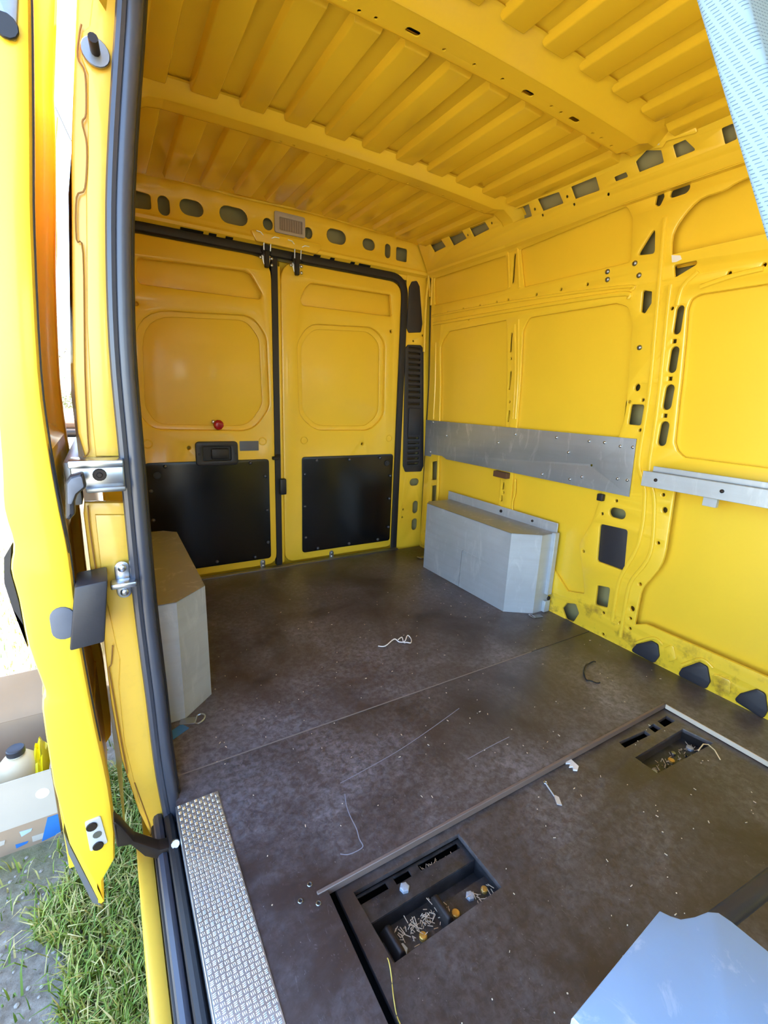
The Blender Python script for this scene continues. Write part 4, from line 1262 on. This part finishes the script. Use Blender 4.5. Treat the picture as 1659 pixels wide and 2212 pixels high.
obj('finger_slot', MB().tube([(.6995, 1.655, .004), (.6995, 1.650, .19), (.6995, 1.642, .200), (.6995, 1.634, .19), (.6995, 1.630, .175)], .0022, 6), M_GALVD, wr, smooth=True)
LB = [(-.770, 1.252), (-.642, 1.252), (-.555, 1.333), (-.555, 1.93), (-.60, 1.97), (-.770, 1.97)]
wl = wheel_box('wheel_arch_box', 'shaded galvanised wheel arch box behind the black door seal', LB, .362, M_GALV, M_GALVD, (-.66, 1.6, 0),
               [(-.770, -.765, 1.26, 1.97, .355, .40)])
# --- galvanised wall plate
wp = empty('wall_plate', (.89, 1.63, .7), 'long scratched galvanised sheet screwed across the yellow wall panels', 'metal plate')
PL = [(2.2853,0.7942),(0.9806,0.8033),(0.9716,0.5895),(1.5581,0.5885),(2.0662,0.5863),(2.1062,0.5998),(2.2089,0.598),(2.2166,0.5832),(2.2779,0.5812)]
sheet('plate', PL, [ell((1.1454,0.6831), .005, n=8)], .004, .001, on_wall(-.0075), M_GALVP, wp)
b0 = None
for p in [(1.1692,0.7765),(1.1023,0.7777),(1.0361,0.7705),(0.9875,0.7723),(1.2589,0.7215),(1.6688,0.7209),(2.077,0.719),(1.0263,0.6487),(0.9876,0.6499),(1.1794,0.6306),(1.2345,0.6117),(1.3805,0.6101),(1.3287,0.7767),(1.5633,0.7705),(2.2104,0.7853),(2.2195,0.6106)]:
    if b0 is None:
        m = MB(); bolt(m, (.8925, p[0], p[1]), (-1, 0, 0), .006, .004)
        b0 = obj('rivet', m, M_CHROME, wp, smooth=True); p0 = p
    else:
        copy_of(b0, wp, 'rivet', (0, p[0] - p0[0], p[1] - p0[1]))
p = (1.62,0.5719)
obj('wood_block', MB().box(.872, .899, p[0] - .045, p[0] + .045, p[1] - .016, p[1] + .012), M_RUST, wp, bevel=.002, seg=1)
p = (1.0805,0.5655)
obj('black_clip', MB().box(.88, .899, p[0] - .012, p[0] + .014, p[1] - .014, p[1] + .014), M_RUBBER, wp, bevel=.004)
# --- galvanised shelf rail
sh = empty('shelf_rail', (.86, .2, .65), 'folded galvanised rail fixed below the recessed window panel', 'metal rail')
obj('front_lip', MB().box(.817, .821, -.72, .893, .652, .704), M_GALV, sh, bevel=.001, seg=1)
obj('top_plate', MB().box(.821, .899, -.72, .885, .700, .704), M_GALVD, sh, bevel=.001, seg=1)
obj('second_lip', MB().box(.838, .842, -.72, .872, .704, .722), M_GALV, sh, bevel=.001, seg=1)
for y in (.845, .645):
    m = MB(); bolt(m, (.817, y, .679), (-1, 0, 0), .006, .004)
    obj('screw', m, M_DARKSTEEL, sh, smooth=True)
m = MB(); bolt(m, (.872, .72, .704), (0, 0, 1), .010, .004)
obj('top_screw', m, M_DARKSTEEL, sh, smooth=True)
obj('hanging_tab', MB().box(.835, .850, .66, .70, .622, .652), M_GALV, sh, bevel=.001, seg=1)
# --- interior lamp on the header
x, z = (0.0597,1.674)
la = empty('interior_lamp', (x, 2.30, z - .04), 'rectangular grey interior lamp between two round holes above the rear doors', 'lamp')
sheet('lamp_frame', rrect((x, z), .074, .044, .010), [rrect((x + .004, z - .004), .054, .026, .004)], .012, .004, on_rear(2.287), simple('lamp_frame', srgb(176, 168, 158), .4), la)
obj('lens', MB().box(x - .054, x + .062, 2.294, 2.299, z - .034, z + .026), simple('lamp_lens', srgb(138, 124, 112), .3), la)
for k in range(9):
    obj('lens_rib', MB().box(x - .046 + k * .0115, x - .041 + k * .0115, 2.2925, 2.295, z - .028, z + .020), simple('lamp_rib', srgb(160, 148, 136), .3) if k == 0 else bpy.data.materials['lamp_rib'], la)

# --- aluminium tread plate on the step edge
tp = empty('tread_plate', (-.66, .5, 0), 'bright aluminium tread plate with raised pattern along the step edge', 'tread plate')
TX0, TX1, TY0, TY1 = -.7035, -.6135, -.3, .951
obj('plate', MB().box(TX0, TX1, TY0, TY1, .0004, .003), M_ALU, tp, bevel=.0008, seg=1)
obj('folded_edge', MB().box(TX0 - .0025, TX0, TY0, TY1, -.05, .003), M_ALU, tp, bevel=.0008, seg=1)
V = []; F_ = []


def bump_bar(cx_, cy_, ang, L, w, h):
    c, s = math.cos(ang), math.sin(ang)
    base = [(-L, 0), (-L * .4, -w), (L * .4, -w), (L, 0), (L * .4, w), (-L * .4, w)]
    top = [(-L * .55, 0), (L * .55, 0)]
    o = len(V)
    for a, b in base:
        V.append((cx_ + a * c - b * s, cy_ + a * s + b * c, .0029))
    for a, b in top:
        V.append((cx_ + a * c - b * s, cy_ + a * s + b * c, .0029 + h))
    F_.extend([(o, o + 1, o + 6), (o + 1, o + 2, o + 7, o + 6), (o + 2, o + 3, o + 7), (o + 3, o + 4, o + 7), (o + 4, o + 5, o + 6, o + 7), (o + 5, o, o + 6)])


pitch = .0088
ny = int((TY1 - .1) / pitch)
for i in range(int((TX1 - TX0) / pitch)):
    for j in range(ny + 26):
        x = TX0 + .005 + i * pitch; y = TY1 - .005 - j * pitch
        if y < TY0 + .01: continue
        if (i + j) % 2 == 0:
            for k in (-1, 0, 1):
                bump_bar(x, y + k * .0026, .12, .0036, .0010, .0011)
        else:
            for k in (-1, 0, 1):
                bump_bar(x + k * .0026, y, 1.69, .0036, .0010, .0011)
mm = MB(); mm.v = V; mm.f = F_
o = obj('raised_pattern', mm, simple('polished_aluminium', srgb(222, 228, 236), .2, .9, var=.04), tp); o['kind'] = 'stuff'

# --- seat anchors in the sunken floor
def lerp2(P, s, t):
    a = Vector(P[0]) * (1 - s) + Vector(P[1]) * s
    b = Vector(P[3]) * (1 - s) + Vector(P[2]) * s
    q = a * (1 - t) + b * t
    return (q.x, q.y)


def quad_(P, s0, s1, t0, t1):
    return [lerp2(P, s0, t0), lerp2(P, s1, t0), lerp2(P, s1, t1), lerp2(P, s0, t1)]


cl = lerp2(CUT_L, .5, .5)
an = empty('seat_anchor', (cl[0], cl[1], -.08), 'dirty seat anchor tray in the larger floor cut-out by the step', 'seat anchor')
sheet('upper_plate', quad_(CUT_L, -.03, 1.03, -.02, .40), [quad_(CUT_L, .02, .27, .02, .12), quad_(CUT_L, .34, .48, .03, .13), quad_(CUT_L, .57, .97, .03, .13)], .004, .001, on_floor(-.032), M_TRAY, an)
obj('trough', MB().prism(quad_(CUT_L, -.03, 1.03, .38, .64), -.072, -.068), M_TRAY, an)
obj('trough_wall', MB().prism(quad_(CUT_L, -.03, 1.03, .395, .405), -.072, -.034), M_TRAY, an)
obj('trough_wall', MB().prism(quad_(CUT_L, -.03, 1.03, .63, .64), -.072, -.045), M_TRAY, an)
obj('lower_plate', MB().prism(quad_(CUT_L, -.03, 1.03, .63, 1.03), -.048, -.044), M_TRAY, an)
obj('tray_wall', MB().prism(quad_(CUT_L, -.035, -.015, -.03, 1.03), -.09, -.027), M_TRAY, an)
obj('tray_wall', MB().prism(quad_(CUT_L, 1.015, 1.035, -.03, 1.03), -.09, -.027), M_TRAY, an)
obj('slot_void', MB().prism(quad_(CUT_L, -.03, 1.03, -.05, .40), -.10, -.09), M_VOID, an)
for s, t, mt, r, hgt in ((.12, .86, M_HEX, .011, .010), (.31, .85, M_BRASS, .0075, .006), (.93, .80, M_BRASS, .007, .005), (.62, .84, M_BRASS, .008, .004), (.02, .95, M_BRASS, .006, .004), (.37, .24, M_HEX, .010, .006), (.80, .76, M_HEX, .009, .005)):
    x, y = lerp2(CUT_L, s, t)
    zz = -.032 if t < .4 else -.044
    obj('bolt', MB().disc((x, y, zz), (0, 0, 1), r, hgt, 6 if mt is M_HEX else 12, dome=.002), mt, an)
for s, w in ((.05, .03), (.48, .035)):
    m = MB()
    p = quad_(CUT_L, s, s + .10, .50, .98)
    m.add([(a[0], a[1], -.046) for a in p] + [((a[0] + cl[0] * .0), a[1], -.022) for a in quad_(CUT_L, s + .03, s + .07, .56, .92)], [(4, 5, 6, 7), (0, 1, 5, 4), (1, 2, 6, 5), (2, 3, 7, 6), (3, 0, 4, 7)])
    obj('lug', m, M_DARKSTEEL, an, bevel=.004)
mb = MB()
for k in range(170):
    s, t = random.uniform(.15, .6), random.gauss(.72, .08)
    if random.random() < .25: s, t = random.uniform(.6, .95), random.uniform(.08, .14)
    if random.random() < .15: s, t = random.uniform(.75, .98), random.uniform(.7, .95)
    x, y = lerp2(CUT_L, s, min(max(t, .06), .96))
    a = random.uniform(0, 6.28); L_ = random.uniform(.004, .016)
    zz = -.040 if t > .6 else (-.064 if t > .4 else -.05)
    mb.tube([(x, y, zz + random.uniform(0, .008)), (x + L_ * math.cos(a), y + L_ * math.sin(a), zz + random.uniform(0, .010))], .0007, 4)
o = obj('straw_litter', mb, simple('straw', srgb(196, 176, 150), .8), an); o['kind'] = 'stuff'
ct = lerp2(TR_R, .5, .5)
an2 = empty('seat_anchor', (ct[0], ct[1], -.08), 'small seat anchor recess in the floor nearest the black rubber caps', 'seat anchor')
obj('trough_bottom', MB().prism(quad_(TR_R, -.03, 1.03, -.03, 1.05), -.055, -.050), M_TRAY, an2)
obj('slot_void', MB().prism([(p[0] + (p[0] - ct[0]) * 1.6, p[1] + (p[1] - ct[1]) * 2.2) for p in TR_R], -.10, -.095), M_VOID, an2)
obj('trough_wall', MB().prism(quad_(TR_R, -.03, 1.03, -.08, -.01), -.055, -.027), M_FLOOR2, an2)
obj('trough_wall', MB().prism(quad_(TR_R, 1.01, 1.04, -.05, 1.05), -.055, -.027), M_DARKSTEEL, an2)
for s, t, mt, r in ((.88, .50, M_HEX, .010), (.48, .55, M_BRASS, .009), (.72, .75, M_RUBBER, .010), (.14, .60, M_HEX, .008), (.35, .8, M_DARKSTEEL, .011), (.62, .35, M_STEEL, .007)):
    x, y = lerp2(TR_R, s, t)
    obj('bolt', MB().disc((x, y, -.050), (0, 0, 1), r, .006, 8, dome=.002), mt, an2)
mb = MB()
for k in range(90):
    x, y = lerp2(TR_R, random.uniform(.05, .95), random.uniform(.3, .95))
    a = random.uniform(0, 6.28); L_ = random.uniform(.003, .010)
    mb.tube([(x, y, -.048), (x + L_ * math.cos(a), y + L_ * math.sin(a), -.046 + random.uniform(0, .006))], .0009, 4)
o = obj('straw_litter', mb, bpy.data.materials['straw'], an2); o['kind'] = 'stuff'

# --- lashing rings
def lashing_ring(pos, yaw, label, size=.022):
    t = empty('lashing_ring', (pos[0], pos[1], 0), label, 'lashing ring', 'floor lashing rings')
    x, y = pos
    c, s = math.cos(yaw), math.sin(yaw)
    tr = lambda a, b, z: (x + a * c - b * s, y + a * s + b * c, z)
    obj('base_plate', MB().prism(rrect((-.022, 0), .022, .014, .006), .0005, .003, lambda a, b, d: tr(a, b, d)), M_STEEL, t, bevel=.0008, seg=1)
    pts = [tr(0, -size * .75, .005), tr(0, size * .75, .005)] + [tr(size * 1.1 * math.sin(a), size * math.cos(a), .004 + .006 * math.sin(a)) for a in [.35 + k * .24 for k in range(11)]]
    obj('ring', MB().tube(pts, .0022, 6, closed=True), M_CHROME, t, smooth=True)


lashing_ring((-0.6164,1.2294), -.35, 'metal lashing ring on the floor beside the blue tag')
lashing_ring((0.7832,1.2442), 2.9, 'metal lashing ring in front of the bluish wheel arch box', .018)
lashing_ring((0.7668,2.0902), 3.3, 'metal lashing ring in the far corner by the rear doors', .016)

# --- small litter on the floor
p = (-0.672,1.204)
tg = obj('paper_tag', MB().prism(rrect((0, 0), .030, .016, .002), .0008, .0022, lambda a, b, d: (p[0] + a * .85 - b * .5, p[1] + a * .5 + b * .85, d)), M_BLUE, loc=(p[0], p[1], 0))
tag(tg, 'torn blue paper tag on the floor by the door seal', 'tag')
wl_ = [(0.0833,1.3727),(0.0797,1.3285),(0.0482,1.3408),(0.0683,1.3231),(0.1214,1.3455),(0.1353,1.3307),(0.1526,1.318),(0.1837,1.3455),(0.1888,1.3269),(0.1676,1.2988),(0.1514,1.3032),(0.1494,1.3196),(0.1602,1.3494),(0.1339,1.3352)]
W3 = [(a, b, .003 + .004 * (k % 3)) for k, (a, b) in enumerate(wl_[2:])]
tag(obj('twisted_wire', MB().tube([(a[0], a[1], a[2]) for a in [Vector(t) for t in smooth_line(W3, 4)]], .0021, 6), M_WHITE, loc=(wl_[4][0], wl_[4][1], 0), smooth=True), 'looped white wire lying in the middle of the floor', 'wire')
cz = [(0.702,0.8799),(0.6747,0.8872),(0.6274,0.8719),(0.5871,0.8424),(0.5755,0.8122),(0.6024,0.7922)]
tag(obj('cable_tie', MB().tube([(a, b, .004 + .003 * math.sin(k)) for k, (a, b) in enumerate(smooth_line([(q[0], q[1]) for q in cz], 5))], .0024, 6), M_RUBBER, loc=(cz[2][0], cz[2][1], 0), smooth=True), 'curled black cable tie on the floor', 'cable tie')
zl = -.015
cp = [(0.2126,0.6325),(0.2328,0.6291),(0.2293,0.5944),(0.2151,0.588),(0.2066,0.5943),(0.215,0.6021),(0.2048,0.6058),(0.2191,0.6125),(0.208,0.6185),(0.2149,0.6239)]
tag(obj('plastic_clip', MB().prism([tuple(q) for q in cp], zl + .0005, zl + .005), M_WHITE, loc=(cp[0][0], cp[0][1], zl)), 'small white comb shaped plastic clip on the sunken floor', 'clip')
pn = [(0.1076,0.6007),(0.1019,0.5844),(0.095,0.5633),(0.0823,0.5447),(0.09,0.5361),(0.1029,0.5559),(0.0993,0.564)]
mp_ = empty('metal_pin', (pn[2][0], pn[2][1], zl), 'thin bent metal pin lying on the sunken floor', 'pin')
obj('shaft', MB().tube([(a, b, zl + .003) for a, b in pn[:3]], .0018, 6), M_ZINC, mp_, smooth=True)
obj('eye', MB().tube([(pn[0][0] + .004 * math.cos(k), pn[0][1] + .004 * math.sin(k), zl + .004) for k in [j * .7 for j in range(9)]], .0012, 5, closed=True), M_CHROME, mp_, smooth=True)
obj('blade', MB().prism([tuple(q) for q in pn[2:]], zl + .001, zl + .003), M_ZINC, mp_)
sw = [(-0.4332,0.4763),(-0.4406,0.4508),(-0.4538,0.4237),(-0.4595,0.4011),(-0.4632,0.3848)]
tag(obj('straw_stalk', MB().tube([(a, b, zl + .003 + .004 * math.sin(k)) for k, (a, b) in enumerate(smooth_line(sw, 4))], .0010, 5), simple('straw_stalk', srgb(232, 206, 96), .6), loc=(sw[0][0], sw[0][1], zl)), 'long yellow straw stalk beside the seat anchor tray', 'straw')
tw = [(0.5802,0.4693),(0.612,0.4723),(0.6325,0.4673),(0.6158,0.4443),(0.5978,0.4213)]
tag(obj('twig', MB().tube([(a, b, zl + .004 + .006 * (k % 2)) for k, (a, b) in enumerate(tw)], .0016, 5), simple('pale_twig', srgb(226, 206, 164), .7), loc=(tw[0][0], tw[0][1], zl)), 'bent pale twig sticking out of the small anchor recess', 'twig')
mb = MB()
for k in range(300):
    if k % 3:
        x, y = random.uniform(-.60, .86), random.uniform(.64, 1.9); z = .0004
    else:
        x, y = random.uniform(-.45, .66), random.uniform(.1, .60); z = zl + .0004
        if x > -.36 and y < .26: continue
        if inside((x, y), grow(CUT_L, .02)) or inside((x, y), grow(TR_R, .06)): continue
    if x > .68 and 1.2 < y < 2: continue
    L_ = random.choice((.0008, .001, .0012, .0016, .003)); a = random.uniform(0, 6.28); w = random.uniform(.0005, .001)
    c, s = math.cos(a) * L_, math.sin(a) * L_
    c2, s2 = -math.sin(a) * w, math.cos(a) * w
    mb.hexa([(x - c - c2, y - s - s2, z), (x + c - c2, y + s - s2, z), (x + c + c2, y + s + s2, z), (x - c + c2, y - s + s2, z),
             (x - c - c2, y - s - s2, z + .001), (x + c - c2, y + s - s2, z + .0014), (x + c + c2, y + s + s2, z + .0014), (x - c + c2, y - s + s2, z + .001)])
tag(obj('crumbs', mb, simple('wood_crumb', srgb(214, 198, 172), .8)), 'pale wood crumbs scattered over the dark floor', 'crumbs', kind='stuff')

# --- folded table board in the foreground
ZT = .40
tb_ = [(-0.3063,0.1602),(-0.3014,0.1518),(-0.2952,0.1448),(-0.2798,0.1387),(-0.2621,0.1344),(-0.2526,0.1281),(-0.2501,0.117),(-0.2488,0.0858)]
near = (-0.4596,0.1496)
d1 = Vector(near) - Vector(tb_[0]); d2 = Vector(tb_[-1]) - Vector(tb_[-2])
far_ = Vector(tb_[-1]) + d2 * 1.6
board = tb_ + [tuple(far_), tuple(far_ + d1 * 1.25), tuple(Vector(tb_[0]) + d1 * 1.02)]
ft = empty('folding_table', (board[4][0], board[4][1] - .08, zl), 'pale blue grey table board with a notched edge in the near corner', 'table')
sheet('table_top', board, [], .014, .003, on_floor(ZT), galv('pale_board', srgb(150, 178, 206), .45, .15), ft)
q = Vector(board[4]) + d1 * .9 + d2 * .5
obj('leg', MB().tube([(q.x, q.y, zl), (q.x, q.y, ZT - .014)], .02, 12), M_DARKSTEEL, ft, smooth=True)
obj('foot', MB().box(q.x - .08, q.x + .08, q.y - .06, q.y + .06, zl + .0005, zl + .008), M_DARKSTEEL, ft, bevel=.002, seg=1)
a = (-0.1589,0.1463); b_ = (-0.0534,0.1372)
v = Vector(b_) - Vector(a)
obj('support_tube', MB().tube([(q.x, q.y, .30), (a[0] - v.x * .5, a[1] - v.y * .5, .30), (b_[0] + v.x * 1.2, b_[1] + v.y * 1.2, .30), (b_[0] + v.x * 1.35, b_[1] + v.y * 1.35, .28), (b_[0] + v.x * 1.4, b_[1] + v.y * 1.4, zl)], .012, 12), M_BLACKP, ft, smooth=True)

# --- fabric seat back in the foreground
XS = -.30
E1 = (XS, .289, 1.254); E2 = (XS, .194, 1.039)
dv = (Vector(E1) - Vector(E2)).normalized()
top = Vector(E1) + dv * .22
bot = Vector(E2) - dv * .62
sb = empty('seat', (XS + .2, .05, zl), 'seat back covered in pale blue perforated fabric, cropped by the frame', 'seat')


def fab_mat():
    m = Mat('perforated_fabric')
    co = m.n('ShaderNodeTexCoord')
    mp = m.n('ShaderNodeMapping')
    mp.inputs['Scale'].default_value = (60, 60, 82)
    mp.inputs['Rotation'].default_value = (0, math.radians(24), 0)
    m.l(co.outputs['Object'], mp.inputs[0])
    br = m.n('ShaderNodeTexBrick')
    br.inputs['Scale'].default_value = 1.0
    br.inputs['Mortar Size'].default_value = .1
    br.offset = .5
    sep = m.n('ShaderNodeSeparateXYZ'); cmb = m.n('ShaderNodeCombineXYZ')
    m.l(mp.outputs[0], sep.inputs[0])
    ad = m.n('ShaderNodeMath', operation='ADD')
    m.l(sep.outputs[0], ad.inputs[0]); m.l(sep.outputs[1], ad.inputs[1])
    m.l(ad.outputs[0], cmb.inputs[0]); m.l(sep.outputs[2], cmb.inputs[1])
    m.l(cmb.outputs[0], br.inputs['Vector'])
    br.inputs['Color1'].default_value = srgb(70, 94, 112)
    br.inputs['Color2'].default_value = srgb(84, 108, 126)
    br.inputs['Mortar'].default_value = srgb(126, 150, 164)
    m.set(color=br.outputs['Color'], rough=.8)
    m.bump(br.outputs['Fac'], -.4, .001)
    return m.m


nrm = Vector((0, -dv.z, dv.y))
m = MB()
T = .03
c4 = [bot, bot + Vector((.46, 0, 0)), top + Vector((.46, 0, 0)), top]
m.hexa([c for c in c4] + [c + nrm * T for c in c4])
obj('backrest', m, fab_mat(), sb, bevel=.006, seg=3)
obj('cushion', MB().box(XS + .02, XS + .46, -.52, -.06, .36, .46), M_GREYP, sb, bevel=.03, seg=3)
obj('pedestal', MB().box(XS + .1, XS + .38, -.46, -.12, zl, .36), M_DARKSTEEL, sb, bevel=.01)
